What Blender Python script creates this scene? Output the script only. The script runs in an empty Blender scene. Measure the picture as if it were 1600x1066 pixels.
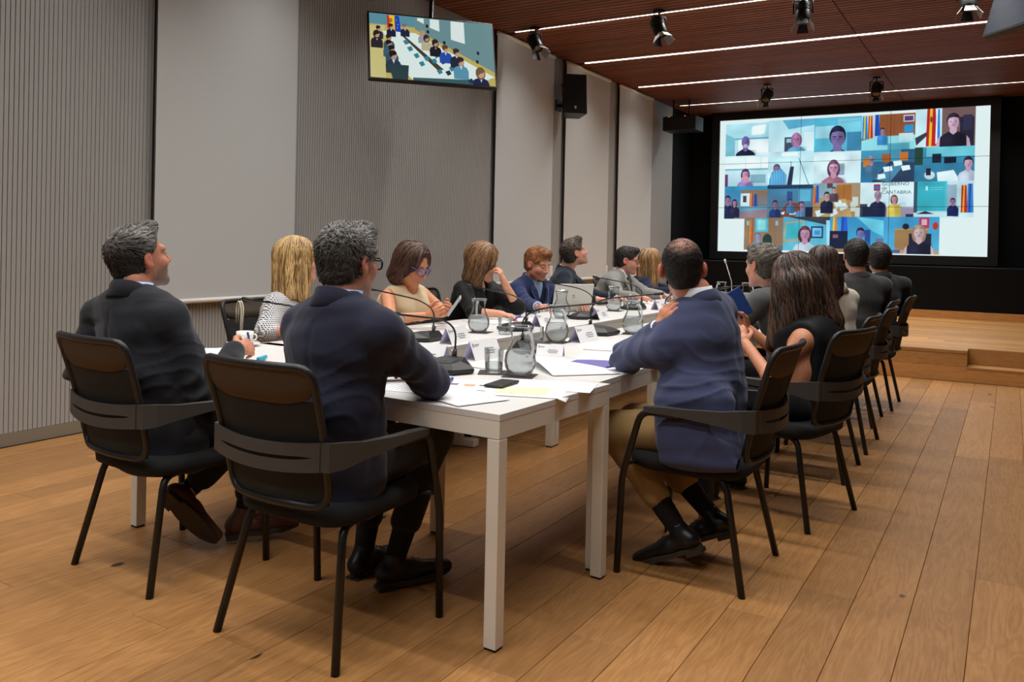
import bpy, bmesh, math, random
import numpy as np
from mathutils import Vector, Matrix
C = bpy.context.scene
COL = C.collection
random.seed(7)
RNG = np.random.default_rng(7)
PI = math.pi

# ---------------------------------------------------------------- camera, world, exposure
cam_data = bpy.data.cameras.new('camera')
cam = bpy.data.objects.new('camera', cam_data)
COL.objects.link(cam)
C.camera = cam
YAW, PITCH, ROLL = 0.538906270, -0.00503075900, 0.0204906417
_f = Vector((-math.sin(YAW) * math.cos(PITCH), math.cos(YAW) * math.cos(PITCH), math.sin(PITCH)))
_r = Vector((math.cos(YAW), math.sin(YAW), 0))
_u = _r.cross(_f)
_r2 = math.cos(ROLL) * _r + math.sin(ROLL) * _u
_u2 = -math.sin(ROLL) * _r + math.cos(ROLL) * _u
cam.matrix_world = Matrix(((_r2.x, _u2.x, -_f.x, 0), (_r2.y, _u2.y, -_f.y, 0), (_r2.z, _u2.z, -_f.z, 1.27), (0, 0, 0, 1)))
cam_data.sensor_width = 36.0
cam_data.lens = 1307.22 / 1600 * 36
cam_data.shift_y = (388.30 - 533.0) / 1600
cam_data.clip_start = 0.05
cam_data.clip_end = 100

world = bpy.data.worlds.new('world')
C.world = world
world.use_nodes = True
world.node_tree.nodes['Background'].inputs[0].default_value = (0.6, 0.6, 0.62, 1)
world.node_tree.nodes['Background'].inputs[1].default_value = 0.05

C.view_settings.view_transform = 'Standard'
C.view_settings.look = 'None'
C.view_settings.gamma = 1.0
C.view_settings.use_curve_mapping = False
C.view_settings.exposure = 0.0
C.cycles.max_bounces = 8
C.cycles.diffuse_bounces = 4
C.cycles.glossy_bounces = 4
C.cycles.transmission_bounces = 8
C.cycles.transparent_max_bounces = 40
C.cycles.caustics_reflective = False
C.cycles.caustics_refractive = False
C.cycles.sample_clamp_indirect = 4.0
STRIP_GLOW = 6.0       # radiance of the strip diffusers
STRIP_WATTS = 55.0     # each strip's lamp
STRIP_SPREAD = 125.0   # its beam, degrees
WALL_SCREEN = 0.95      # radiance of a white pixel on the video wall


# ---------------------------------------------------------------- object helpers
def tag(o, label=None, cat=None, group=None, kind=None):
    if label: o['label'] = label
    if cat: o['category'] = cat
    if group: o['group'] = group
    if kind: o['kind'] = kind
    return o

def empty(name, loc=(0, 0, 0), rotz=0.0, label=None, cat=None, group=None):
    o = bpy.data.objects.new(name, None)
    o.empty_display_size = 0.1
    COL.objects.link(o)
    o.location = loc
    o.rotation_euler = (0, 0, rotz)
    return tag(o, label, cat, group)

def link(name, mesh, parent=None):
    o = bpy.data.objects.new(name, mesh)
    COL.objects.link(o)
    if parent is not None:
        o.parent = parent
    return o

def copy_tree(o, parent=None):
    c = o.copy()
    COL.objects.link(c)
    if parent is not None:
        c.parent = parent
    for ch in list(o.children):
        copy_tree(ch, c)
    return c

def srgb(r, g, b, a=1.0):
    def f(c):
        c = c / 255.0
        return c / 12.92 if c <= 0.04045 else ((c + 0.055) / 1.055) ** 2.4
    return (f(r), f(g), f(b), a)


class MB:
    """collects polygons, builds one mesh object"""
    def __init__(self):
        self.v = []; self.f = []; self.m = []; self.s = []
    def add(self, vs, fs, mi=0, smooth=False):
        n = len(self.v)
        self.v.extend([tuple(p) for p in vs])
        for q in fs:
            self.f.append(tuple(i + n for i in q)); self.m.append(mi); self.s.append(smooth)
        return self
    def box(self, lo, hi, mi=0, bev=0.0, rot=None, at=None):
        x0, y0, z0 = lo; x1, y1, z1 = hi
        if bev <= 0:
            vs = [(x0, y0, z0), (x1, y0, z0), (x1, y1, z0), (x0, y1, z0), (x0, y0, z1), (x1, y0, z1), (x1, y1, z1), (x0, y1, z1)]
            fs = [(0, 3, 2, 1), (4, 5, 6, 7), (0, 1, 5, 4), (1, 2, 6, 5), (2, 3, 7, 6), (3, 0, 4, 7)]
        else:
            bm = bmesh.new()
            bmesh.ops.create_cube(bm, size=1)
            for w in bm.verts:
                w.co = Vector(((x0 + x1) / 2 + w.co.x * (x1 - x0), (y0 + y1) / 2 + w.co.y * (y1 - y0), (z0 + z1) / 2 + w.co.z * (z1 - z0)))
            bmesh.ops.bevel(bm, geom=list(bm.edges), offset=bev, segments=2, profile=0.5, affect='EDGES')
            bm.verts.ensure_lookup_table()
            vs = [w.co.copy() for w in bm.verts]
            fs = [tuple(w.index for w in q.verts) for q in bm.faces]
            bm.free()
        if rot is not None:
            vs = [rot @ Vector(p) for p in vs]
        if at is not None:
            vs = [Vector(p) + Vector(at) for p in vs]
        return self.add(vs, fs, mi)
    def tube(self, pts, r, mi=0, n=10, cap=True, flat=None):
        """round tube along a polyline; r number or list; flat=(axis, k) squashes the section along a world axis"""
        pts = [Vector(p) for p in pts]
        k = len(pts)
        rs = [r] * k if isinstance(r, (int, float)) else list(r)
        vs = []; fs = []
        t0 = (pts[1] - pts[0]).normalized()
        ref = Vector((0, 0, 1)) if abs(t0.z) < 0.9 else Vector((1, 0, 0))
        nrm = (ref - t0 * ref.dot(t0)).normalized()
        for i in range(k):
            if i == 0: t = pts[1] - pts[0]
            elif i == k - 1: t = pts[-1] - pts[-2]
            else: t = (pts[i + 1] - pts[i]).normalized() + (pts[i] - pts[i - 1]).normalized()
            t = t.normalized()
            nrm = (nrm - t * nrm.dot(t)).normalized()
            b = t.cross(nrm)
            for j in range(n):
                a = 2 * PI * j / n
                d = nrm * math.cos(a) * rs[i] + b * math.sin(a) * rs[i]
                if flat is not None:
                    ax = Vector(flat[0]); d = d - ax * d.dot(ax) * (1 - flat[1])
                vs.append(pts[i] + d)
        for i in range(k - 1):
            for j in range(n):
                a = i * n + j; b2 = i * n + (j + 1) % n
                fs.append((a, b2, b2 + n, a + n))
        if cap:
            fs.append(tuple(range(n - 1, -1, -1)))
            fs.append(tuple(range((k - 1) * n, k * n)))
        return self.add(vs, fs, mi, True)
    def lathe(self, prof, at=(0, 0, 0), n=28, mi=0, cap=False):
        vs = []; fs = []
        for (r, z) in prof:
            for j in range(n):
                a = 2 * PI * j / n
                vs.append((at[0] + r * math.cos(a), at[1] + r * math.sin(a), at[2] + z))
        for i in range(len(prof) - 1):
            for j in range(n):
                a = i * n + j; b = i * n + (j + 1) % n
                fs.append((a, b, b + n, a + n))
        if cap:
            fs.append(tuple(range(n - 1, -1, -1)))
            fs.append(tuple(range((len(prof) - 1) * n, len(prof) * n)))
        return self.add(vs, fs, mi, True)
    def prism(self, poly, z0, z1, mi=0, top=None):
        n = len(poly)
        top = top or poly
        vs = [(p[0], p[1], z0) for p in poly] + [(p[0], p[1], z1) for p in top]
        fs = [tuple(range(n - 1, -1, -1)), tuple(range(n, 2 * n))]
        for i in range(n):
            j = (i + 1) % n
            fs.append((i, j, j + n, i + n))
        return self.add(vs, fs, mi)
    def ball(self, c, r, mi=0, n=10, m=7):
        rx, ry, rz = (r, r, r) if isinstance(r, (int, float)) else r
        vs = []; fs = []
        for i in range(m + 1):
            th = PI * i / m
            for j in range(n):
                a = 2 * PI * j / n
                vs.append((c[0] + rx * math.sin(th) * math.cos(a), c[1] + ry * math.sin(th) * math.sin(a), c[2] + rz * math.cos(th)))
        for i in range(m):
            for j in range(n):
                a = i * n + j; b = i * n + (j + 1) % n
                fs.append((a, a + n, b + n, b))
        return self.add(vs, fs, mi, True)
    def mesh(self, name, mats):
        me = bpy.data.meshes.new(name)
        me.from_pydata(self.v, [], self.f)
        for m in (mats if isinstance(mats, (list, tuple)) else [mats]):
            me.materials.append(m)
        me.polygons.foreach_set('material_index', self.m)
        me.polygons.foreach_set('use_smooth', self.s)
        me.update()
        return me
    def build(self, name, mats, parent=None):
        return link(name, self.mesh(name, mats), parent)


def bez(p0, p1, p2, n=6):
    p0, p1, p2 = Vector(p0), Vector(p1), Vector(p2)
    return [p0 * (1 - t) ** 2 + p1 * 2 * t * (1 - t) + p2 * t * t for t in [i / n for i in range(n + 1)]]

def rounded(pts, r, n=5):
    """polyline with its inner corners rounded"""
    pts = [Vector(p) for p in pts]
    out = [pts[0]]
    for i in range(1, len(pts) - 1):
        a, b, c = pts[i - 1], pts[i], pts[i + 1]
        ra = min(r, (a - b).length * 0.49); rc = min(r, (c - b).length * 0.49)
        out += bez(b + (a - b).normalized() * ra, b, b + (c - b).normalized() * rc, n)
    out.append(pts[-1])
    return out


# ---------------------------------------------------------------- materials
def mat(name, col, rough=0.5, metal=0.0, spec=0.5, bump=None, var=None, sheen=0.0, coat=0.0, trans=0.0, ior=1.45, emit=None):
    """bump=(scale, strength), var=(scale, amount) of plain noise"""
    m = bpy.data.materials.new(name)
    m.use_nodes = True
    nt = m.node_tree
    b = nt.nodes['Principled BSDF']
    b.inputs['Base Color'].default_value = col
    b.inputs['Roughness'].default_value = rough
    b.inputs['Metallic'].default_value = metal
    b.inputs['Specular IOR Level'].default_value = spec
    b.inputs['Sheen Weight'].default_value = sheen
    b.inputs['Coat Weight'].default_value = coat
    b.inputs['Transmission Weight'].default_value = trans
    b.inputs['IOR'].default_value = ior
    if emit:
        b.inputs['Emission Color'].default_value = emit[0]
        b.inputs['Emission Strength'].default_value = emit[1]
    tc = nt.nodes.new('ShaderNodeTexCoord')
    if var:
        nz = nt.nodes.new('ShaderNodeTexNoise')
        nz.inputs['Scale'].default_value = var[0]
        nz.inputs['Detail'].default_value = 4
        nt.links.new(tc.outputs['Object'], nz.inputs['Vector'])
        mx = nt.nodes.new('ShaderNodeMix'); mx.data_type = 'RGBA'
        mx.inputs[6].default_value = tuple(c * (1 - var[1]) for c in col[:3]) + (1,)
        mx.inputs[7].default_value = tuple(min(1, c * (1 + var[1])) for c in col[:3]) + (1,)
        nt.links.new(nz.outputs['Fac'], mx.inputs[0])
        nt.links.new(mx.outputs[2], b.inputs['Base Color'])
    if bump:
        nb = nt.nodes.new('ShaderNodeTexNoise')
        nb.inputs['Scale'].default_value = bump[0]
        nb.inputs['Detail'].default_value = 3
        nt.links.new(tc.outputs['Object'], nb.inputs['Vector'])
        bp = nt.nodes.new('ShaderNodeBump')
        bp.inputs['Strength'].default_value = bump[1]
        bp.inputs['Distance'].default_value = 0.01
        nt.links.new(nb.outputs['Fac'], bp.inputs['Height'])
        nt.links.new(bp.outputs['Normal'], b.inputs['Normal'])
    return m

def emission(name, col, strength):
    m = bpy.data.materials.new(name)
    m.use_nodes = True
    nt = m.node_tree
    nt.nodes.clear()
    e = nt.nodes.new('ShaderNodeEmission')
    e.inputs[0].default_value = col
    e.inputs[1].default_value = strength
    o = nt.nodes.new('ShaderNodeOutputMaterial')
    nt.links.new(e.outputs[0], o.inputs[0])
    return m

def oak_material(name, lo, hi, dark, along='Y', rough=0.42, knots=True):
    """oak board: grain along one axis, tint by object, a few dark knots"""
    m = bpy.data.materials.new(name)
    m.use_nodes = True
    nt = m.node_tree; N = nt.nodes.new; L = nt.links.new
    b = nt.nodes['Principled BSDF']
    tc = N('ShaderNodeTexCoord'); oi = N('ShaderNodeObjectInfo')
    off = N('ShaderNodeVectorMath'); off.operation = 'SCALE'
    off.inputs[0].default_value = (31.7, 17.3, 9.1)
    L(oi.outputs['Random'], off.inputs['Scale'])
    add = N('ShaderNodeVectorMath'); add.operation = 'ADD'
    L(tc.outputs['Object'], add.inputs[0]); L(off.outputs[0], add.inputs[1])
    mp = N('ShaderNodeMapping')
    mp.inputs['Scale'].default_value = (9, 0.9, 9) if along == 'Y' else (0.9, 9, 9)
    L(add.outputs[0], mp.inputs[0])
    n1 = N('ShaderNodeTexNoise'); n1.inputs['Scale'].default_value = 1.3; n1.inputs['Detail'].default_value = 3
    n1.inputs['Distortion'].default_value = 1.4
    L(mp.outputs[0], n1.inputs['Vector'])
    wv = N('ShaderNodeMath'); wv.operation = 'MULTIPLY'; wv.inputs[1].default_value = 42
    L(n1.outputs['Fac'], wv.inputs[0])
    sn = N('ShaderNodeMath'); sn.operation = 'SINE'; L(wv.outputs[0], sn.inputs[0])
    n2 = N('ShaderNodeTexNoise'); n2.inputs['Scale'].default_value = 14; n2.inputs['Detail'].default_value = 5
    L(mp.outputs[0], n2.inputs['Vector'])
    mx = N('ShaderNodeMix'); mx.data_type = 'RGBA'
    mx.inputs[6].default_value = lo; mx.inputs[7].default_value = hi
    cm = N('ShaderNodeMath'); cm.operation = 'MULTIPLY_ADD'
    cm.inputs[1].default_value = 0.16; L(sn.outputs[0], cm.inputs[0])
    L(n2.outputs['Fac'], cm.inputs[2]); L(cm.outputs[0], mx.inputs[0])
    hs = N('ShaderNodeHueSaturation')
    mr = N('ShaderNodeMapRange'); mr.inputs['To Min'].default_value = 0.78; mr.inputs['To Max'].default_value = 1.12
    L(oi.outputs['Random'], mr.inputs['Value']); L(mr.outputs[0], hs.inputs['Value'])
    L(mx.outputs[2], hs.inputs['Color'])
    out = hs.outputs[0]
    if knots:
        mk = N('ShaderNodeMapping'); mk.inputs['Scale'].default_value = (2.2, 1.5, 2.2) if along == 'Y' else (1.5, 2.2, 2.2)
        L(add.outputs[0], mk.inputs[0])
        vo = N('ShaderNodeTexVoronoi'); vo.inputs['Scale'].default_value = 1.0
        L(mk.outputs[0], vo.inputs['Vector'])
        cr = N('ShaderNodeMapRange'); cr.inputs['From Min'].default_value = 0.034; cr.inputs['From Max'].default_value = 0.05
        cr.inputs['To Min'].default_value = 0.97; cr.inputs['To Max'].default_value = 0.0
        L(vo.outputs['Distance'], cr.inputs['Value'])
        mk2 = N('ShaderNodeMix'); mk2.data_type = 'RGBA'; mk2.inputs[7].default_value = dark
        L(cr.outputs[0], mk2.inputs[0]); L(out, mk2.inputs[6])
        out = mk2.outputs[2]
    L(out, b.inputs['Base Color'])
    b.inputs['Roughness'].default_value = rough
    b.inputs['Specular IOR Level'].default_value = 0.35
    bp = N('ShaderNodeBump'); bp.inputs['Strength'].default_value = 0.08; bp.inputs['Distance'].default_value = 0.004
    L(n2.outputs['Fac'], bp.inputs['Height']); L(bp.outputs[0], b.inputs['Normal'])
    return m

M = {}
M['oak'] = oak_material('oak_floor', srgb(145, 99, 56), srgb(184, 135, 82), srgb(40, 28, 20))
M['oak_stage'] = oak_material('oak_stage', srgb(168, 118, 66), srgb(200, 150, 92), srgb(60, 40, 25), along='X', knots=False)
M['joint'] = mat('floor_joint', srgb(60, 40, 24), 0.8)
M['slat_wall'] = mat('wall_slat_veneer', srgb(164, 163, 160), 0.6, var=(3, 0.05))
M['slat_groove'] = mat('groove_backing', srgb(52, 42, 36), 0.9)
M['skirting'] = mat('grey_skirting', srgb(132, 122, 106), 0.55)
M['wood_ceiling'] = oak_material('dark_ceiling_wood', srgb(108, 58, 34), srgb(136, 80, 50), srgb(40, 20, 12), along='X', rough=0.6, knots=False)
M['ceiling_void'] = mat('ceiling_backing', srgb(24, 14, 11), 0.9)
M['blind'] = mat('blind_fabric', srgb(198, 200, 199), 0.85, bump=(400, 0.05))
M['blind_bar'] = mat('blind_bottom_bar', srgb(225, 222, 214), 0.4)
M['black_paint'] = mat('matt_black_wall', srgb(13, 13, 14), 0.85, spec=0.2)
M['black_trim'] = mat('black_trim', srgb(14, 14, 15), 0.5)
M['plain_wall'] = mat('plain_grey_wall', srgb(170, 166, 158), 0.8)
M['dark_panel'] = mat('dark_wood_panel', srgb(70, 52, 42), 0.6, var=(4, .1))
M['white_table'] = mat('white_laminate', srgb(208, 207, 205), 0.4, var=(6, 0.015))
M['white_leg'] = mat('white_powder_coat', srgb(222, 218, 208), 0.45)
M['black_plastic'] = mat('black_plastic', srgb(26, 26, 27), 0.42)
M['dark_plastic'] = mat('charcoal_plastic', srgb(44, 44, 45), 0.5)
M['chair_tube'] = mat('black_steel_tube', srgb(20, 20, 20), 0.35)
M['chair_band'] = mat('charcoal_chair_plastic', srgb(62, 60, 58), 0.5)
M['chair_mesh'] = mat('black_chair_mesh', srgb(26, 27, 27), 0.85, bump=(900, 0.3))
M['chair_top_mesh'] = mat('brown_black_mesh', srgb(74, 62, 50), 0.8, bump=(900, 0.3))
M['chair_fabric'] = mat('black_seat_fabric', srgb(17, 17, 18), 0.95, bump=(500, 0.2))
M['strip'] = emission('strip_light', (1.0, 0.95, 0.87, 1), STRIP_GLOW)
M['strip_case'] = mat('strip_case', srgb(60, 50, 44), 0.5)
M['white_plate'] = mat('white_switch', srgb(230, 230, 226), 0.4)
M['ceramic'] = mat('white_ceramic', srgb(232, 230, 224), 0.15)
M['paper'] = mat('paper', srgb(232, 232, 234), 0.8)
M['paper_b'] = mat('paper_shade', srgb(222, 222, 226), 0.8)
M['paper_lilac'] = mat('lilac_paper', srgb(222, 216, 244), 0.8)
M['print_grey'] = mat('grey_print', srgb(120, 122, 128), 0.8)
def thin_glass(name, tint, body=None):
    m = bpy.data.materials.new(name); m.use_nodes = True
    nt = m.node_tree; nt.nodes.clear(); N = nt.nodes.new; L = nt.links.new
    t = N('ShaderNodeBsdfTransparent'); t.inputs[0].default_value = tint
    g = N('ShaderNodeBsdfGlossy'); g.inputs['Roughness'].default_value = .06
    fr = N('ShaderNodeLayerWeight'); fr.inputs['Blend'].default_value = .12
    base = t
    if body:
        d = N('ShaderNodeBsdfDiffuse'); d.inputs[0].default_value = body[0]
        tl = N('ShaderNodeBsdfTranslucent'); tl.inputs[0].default_value = body[0]
        a = N('ShaderNodeMixShader'); a.inputs[0].default_value = .5; L(d.outputs[0], a.inputs[1]); L(tl.outputs[0], a.inputs[2])
        b = N('ShaderNodeMixShader'); b.inputs[0].default_value = body[1]; L(t.outputs[0], b.inputs[1]); L(a.outputs[0], b.inputs[2])
        base = b
    ml = N('ShaderNodeMath'); ml.operation = 'MULTIPLY'; ml.inputs[1].default_value = .8; L(fr.outputs['Fresnel'], ml.inputs[0])
    x = N('ShaderNodeMixShader'); L(ml.outputs[0], x.inputs[0]); L(base.outputs[0], x.inputs[1]); L(g.outputs[0], x.inputs[2])
    o = N('ShaderNodeOutputMaterial'); L(x.outputs[0], o.inputs[0])
    return m
M['glass'] = thin_glass('clear_glass', (.96, .97, .97, 1))
M['glass_edge'] = thin_glass('bright_glass_edge', (.95, .96, .97, 1), (srgb(240, 242, 244), .45))
M['water'] = thin_glass('still_water', (.93, .95, .96, 1), (srgb(214, 218, 222), .12))
M['cold_water'] = thin_glass('cold_misted_water', (.92, .94, .95, 1), (srgb(236, 238, 240), .32))
M['chrome'] = mat('chrome', srgb(200, 200, 200), 0.2, metal=1.0)
M['silver'] = mat('silver_laptop', srgb(196, 194, 186), 0.4, metal=0.35)
M['blue_pen'] = mat('blue_pen', srgb(40, 84, 160), 0.3)
M['red_led'] = emission('red_light', (1.0, 0.06, 0.13, 1), 0.9)
M['orange_led'] = emission('orange_led', (1.0, 0.3, 0.15, 1), 0.6)
M['spot_black'] = mat('spot_black', srgb(22, 22, 22), 0.5)
M['spot_grey'] = mat('spot_grey', srgb(150, 148, 144), 0.45)
M['spot_lens'] = mat('spot_lens', srgb(120, 98, 70), 0.15)
M['coaster'] = mat('dark_coaster', srgb(60, 52, 50), 0.8)
M['white_ribbon'] = mat('cream_ribbon', srgb(220, 210, 186), 0.7)

# ---------------------------------------------------------------- the room
WX, CEIL, BACK = -5.132, 3.715, 15.10
RX, NEAR = 0.95, -2.4

def struct(name, mb, mats, parent=None):
    o = mb.build(name, mats, parent)
    o['kind'] = 'structure'
    return o

# floor: a base with one board per plank laid on it
floor = struct('floor', MB().box((WX - 0.1, NEAR, -0.06), (RX, BACK, -0.012)), M['joint'])
PW = 0.1855
plank_meshes = {}
def plank_mesh(L):
    key = round(L, 2)
    if key not in plank_meshes:
        w, h, c = PW / 2 - 0.0008, key / 2 - 0.0008, 0.0012
        mb = MB()
        vs = [(-w, -h, -0.012), (w, -h, -0.012), (w, h, -0.012), (-w, h, -0.012),
              (-w, -h, -c), (w, -h, -c), (w, h, -c), (-w, h, -c),
              (-w + c, -h + c, 0), (w - c, -h + c, 0), (w - c, h - c, 0), (-w + c, h - c, 0)]
        fs = [(8, 9, 10, 11)]
        for a in (0, 4):
            for i in range(4):
                j = (i + 1) % 4
                fs.append((a + i, a + j, a + j + 4, a + i + 4))
        mb.add(vs, fs)
        plank_meshes[key] = mb.mesh('plank', M['oak'])
    return plank_meshes[key]
xk = -0.6557 + 0.001
k0 = int(math.floor((WX - xk) / PW))
rnd = random.Random(3)
i = k0
while xk + (i + 1) * PW < RX:
    xc = xk + (i + 0.5) * PW
    i += 1
    if xc < WX + 0.02: continue
    y = 0.55 - rnd.random() * 1.9
    ymin = 0.6 if xc < -1.5 else 0.5
    while y < 9.36:
        L = rnd.choice((1.7, 1.9, 2.1, 2.3))
        y0, y1 = y, min(y + L, 9.372)
        if y1 > ymin and y1 - y0 > 0.2:
            Lr = round(y1 - y0, 2)
            o = link('plank', plank_mesh(Lr), floor)
            o.location = (xc, y0 + Lr / 2, 0)
        y += L

# left wall: backing and one slat per board, grooves between
wall_left = struct('wall_left', MB().box((WX - 0.15, NEAR, 0), (WX - 0.022, 14.0, CEIL + 0.1)), M['slat_groove'])
SP, SW = 0.02885, 0.0243
sm = {}
def slat_mesh(h, key):
    if key not in sm:
        mb = MB().box((-0.022, -SW / 2, 0), (0, SW / 2, h))
        sm[key] = mb.mesh('slat', M['slat_wall'])
    return sm[key]
BLINDS = [(3.685, 4.995), (8.085, 9.465), (9.812, 11.19), (11.545, 12.885)]
hid = MB()
n_slat = 0
y = 2.02
while y < 13.99:
    behind = any(a + 0.02 < y < b - 0.02 for a, b in BLINDS)
    if behind and y > 6:
        hid.box((WX - 0.022, y - SW / 2, 0.079), (WX, y + SW / 2, CEIL - 0.002))
    elif y < 2.5:
        hid.box((WX - 0.022, y - SW / 2, 0.079), (WX, y + SW / 2, CEIL - 0.002))
    else:
        o = link('slat', slat_mesh(CEIL - 0.081, 'wall'), wall_left)
        o.location = (WX, y, 0.079)
        n_slat += 1
    y += SP
y = 2.02 - SP
while y > NEAR:
    hid.box((WX - 0.022, y - SW / 2, 0.079), (WX, y + SW / 2, CEIL - 0.002))
    y -= SP
o = hid.build('slat_field', M['slat_wall'], wall_left)
o['kind'] = 'stuff'
struct('baseboard_left', MB().box((WX - 0.03, NEAR, 0), (WX + 0.004, 9.37, 0.077)), M['skirting'])
struct('wall_left_end', MB().box((WX - 0.15, 14.0, 0), (WX - 0.012, BACK, CEIL + 0.1)), M['black_paint'])

# roller blinds hanging in front of the slat wall
blab = ['wide grey roller blind nearest the camera, white bottom bar above the wainscot slats',
        'grey roller blind just behind the hanging screen on the slat wall',
        'grey roller blind beside the black loudspeaker, between two slat strips',
        'narrow-looking grey roller blind farthest along the slat wall near the black end wall']
for k, (a, b) in enumerate(BLINDS):
    r = empty('roller_blind', (WX + 0.05, (a + b) / 2, 0.80), 0, blab[k], 'blind', 'grey roller blinds on the slat wall')
    w = (b - a) / 2
    MB().box((-0.0015, -w, 0.02), (0.0015, w, 2.87)).build('blind_fabric', M['blind'], r)
    MB().tube([(0, -w, 0.012), (0, w, 0.012)], 0.018, n=12).build('bottom_bar', M['blind_bar'], r)
    MB().tube([(-0.004, -w, 2.88), (-0.004, w, 2.88)], 0.028, n=12).build('roller', M['blind_bar'], r)
    MB().box((-0.026, -w - 0.008, 0.02), (-0.014, -w - 0.002, 2.91)).build('side_guide', M['black_trim'], r)

# ceiling: dark backing, one board per slat, recessed light strips between
ceiling = struct('ceiling', MB().box((WX - 0.15, NEAR, CEIL + 0.05), (RX, BACK + 0.15, CEIL + 0.12)), M['ceiling_void'])
STRIPS = [8.305, 10.15, 12.03, 13.885]
OFFSTRIPS = [6.46, 4.615, 2.77, 0.925, -0.92]
CP = 0.0945
JX = -1.555
cmA = MB().box((-(JX - WX - 0.012) / 2, -0.037, 0), ((JX - WX - 0.012) / 2, 0.037, 0.05)).mesh('slat', M['wood_ceiling'])
cmB = MB().box((-(RX - JX - 0.008) / 2, -0.037, 0), ((RX - JX - 0.008) / 2, 0.037, 0.05)).mesh('slat', M['wood_ceiling'])
far = MB()
y = NEAR + 0.05
while y < BACK - 0.03:
    if not any(abs(y - s) < 0.037 + 0.0215 for s in STRIPS + OFFSTRIPS):
        if y > 5.6:
            for me, xa, xb in ((cmA, WX + 0.006, JX - 0.006), (cmB, JX + 0.004, RX - 0.004)):
                o = link('slat', me, ceiling)
                o.location = ((xa + xb) / 2, y, CEIL)
        else:
            far.box((WX + 0.006, y - 0.037, CEIL), (RX - 0.004, y + 0.037, CEIL + 0.05))
    y += CP
o = far.build('slat_field', M['wood_ceiling'], ceiling)
o['kind'] = 'stuff'
slab = ['recessed linear ceiling light nearest the hanging screen, with spotlights beside it',
        'second recessed linear ceiling light from the hanging screen, its right end behind the other screen',
        'third recessed linear ceiling light from the hanging screen, without spotlights',
        'recessed linear ceiling light nearest the video wall, two spotlights in front of it']
slab2 = ['recessed ceiling strip light over the middle of the left table row', 'recessed ceiling strip light over the joint of the first side tables',
         'recessed ceiling strip light over the end table', 'recessed ceiling strip light over the floor before the end table',
         'recessed ceiling strip light at the rear of the room']
for k, ys in enumerate(STRIPS + OFFSTRIPS):
    r = empty('ceiling_strip_light', (-2.44, ys, CEIL), 0, (slab + slab2)[k], 'ceiling light', 'linear lights in the slatted ceiling')
    MB().box((-2.54, -0.014, 0.006), (2.54, 0.014, 0.013)).build('diffuser', M['strip'], r)
    MB().box((-2.55, -0.020, 0.014), (2.55, 0.020, 0.045)).build('housing', M['strip_case'], r)
    la = bpy.data.lights.new('strip_lamp', 'AREA')
    la.shape = 'RECTANGLE'; la.size = 4.60; la.size_y = 0.028
    la.energy = STRIP_WATTS; la.spread = math.radians(STRIP_SPREAD); la.color = (1.0, 0.975, 0.935)
    lo_ = bpy.data.objects.new('strip_lamp', la); COL.objects.link(lo_); lo_.parent = r
    lo_.location = (0.22, 0, 0.005)

# stage at the far end with a half-height step on the right
SY, SZ = 9.375, 0.31
stage = empty('stage', (0, SY, 0), 0)
stage.name = 'floor_stage'
stage['kind'] = 'structure'
XS = -0.36
mb = MB().box((WX, 0.012, 0), (XS - 0.012, 5.7, SZ - 0.03)).box((XS - 0.012, 0.27, 0), (RX, 5.7, SZ - 0.03)).box((XS - 0.012, 0.012, 0), (RX, 0.27, 0.135))
o = mb.build('platform', M['joint'], stage); o['kind'] = 'structure'
rz = [(0.002, 0.149), (0.151, SZ - 0.004)]
x = WX
while x < XS - 0.05:
    x1 = min(x + 1.86, XS)
    if XS - x1 < 0.4: x1 = XS
    for a, b in rz:
        o = MB().box((-(x1 - x) / 2 + 0.001, 0, 0), ((x1 - x) / 2 - 0.001, 0.012, b - a)).build('riser_board', M['oak_stage'], stage)
        o.location = ((x + x1) / 2, 0, a)
    x = x1
for (xa, xb, y0, a, b) in ((XS, RX, 0, 0.002, 0.131), (XS, RX, 0.258, 0.152, SZ - 0.004)):
    o = MB().box((-(xb - xa) / 2, 0, 0), ((xb - xa) / 2 - 0.001, 0.012, b - a)).build('riser_board', M['oak_stage'], stage)
    o.location = ((xa + xb) / 2, y0, a)
o = MB().box((XS - 0.012, 0.27, 0.135), (XS, 0.272, SZ - 0.03)).build('return_board', M['oak_stage'], stage)
o = MB().box((XS - 0.013, 0.001, 0.150), (XS - 0.001, 0.272, SZ - 0.003)).build('return_board', M['oak_stage'], stage)
for xa, xb in ((XS, RX),):
    o = MB().box((-(xb - xa) / 2, -0.004, 0), ((xb - xa) / 2 - 0.001, 0.257, 0.018)).build('step_tread', M['oak_stage'], stage)
    o.location = ((xa + xb) / 2, 0, 0.1325)
dm = {}
yy = 0.272
row = 0
MB().box((WX, -0.004, SZ - 0.03), (XS, 0.272, SZ)).build('stage_nosing', M['oak_stage'], stage)
while yy < 4.5:
    x = WX - rnd.random() * 1.2
    while x < RX:
        L = rnd.choice((1.5, 1.8, 2.1))
        xa, xb = max(x, WX), min(x + L, RX)
        if xb - xa > 0.1:
            o = MB().box((-(xb - xa) / 2 + 0.001, -0.0895, -0.03), ((xb - xa) / 2 - 0.001, 0.0895, 0)).build('deck_plank', M['oak_stage'], stage)
            o.location = ((xa + xb) / 2, yy + 0.09, SZ)
        x += L
    yy += 0.181
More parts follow.
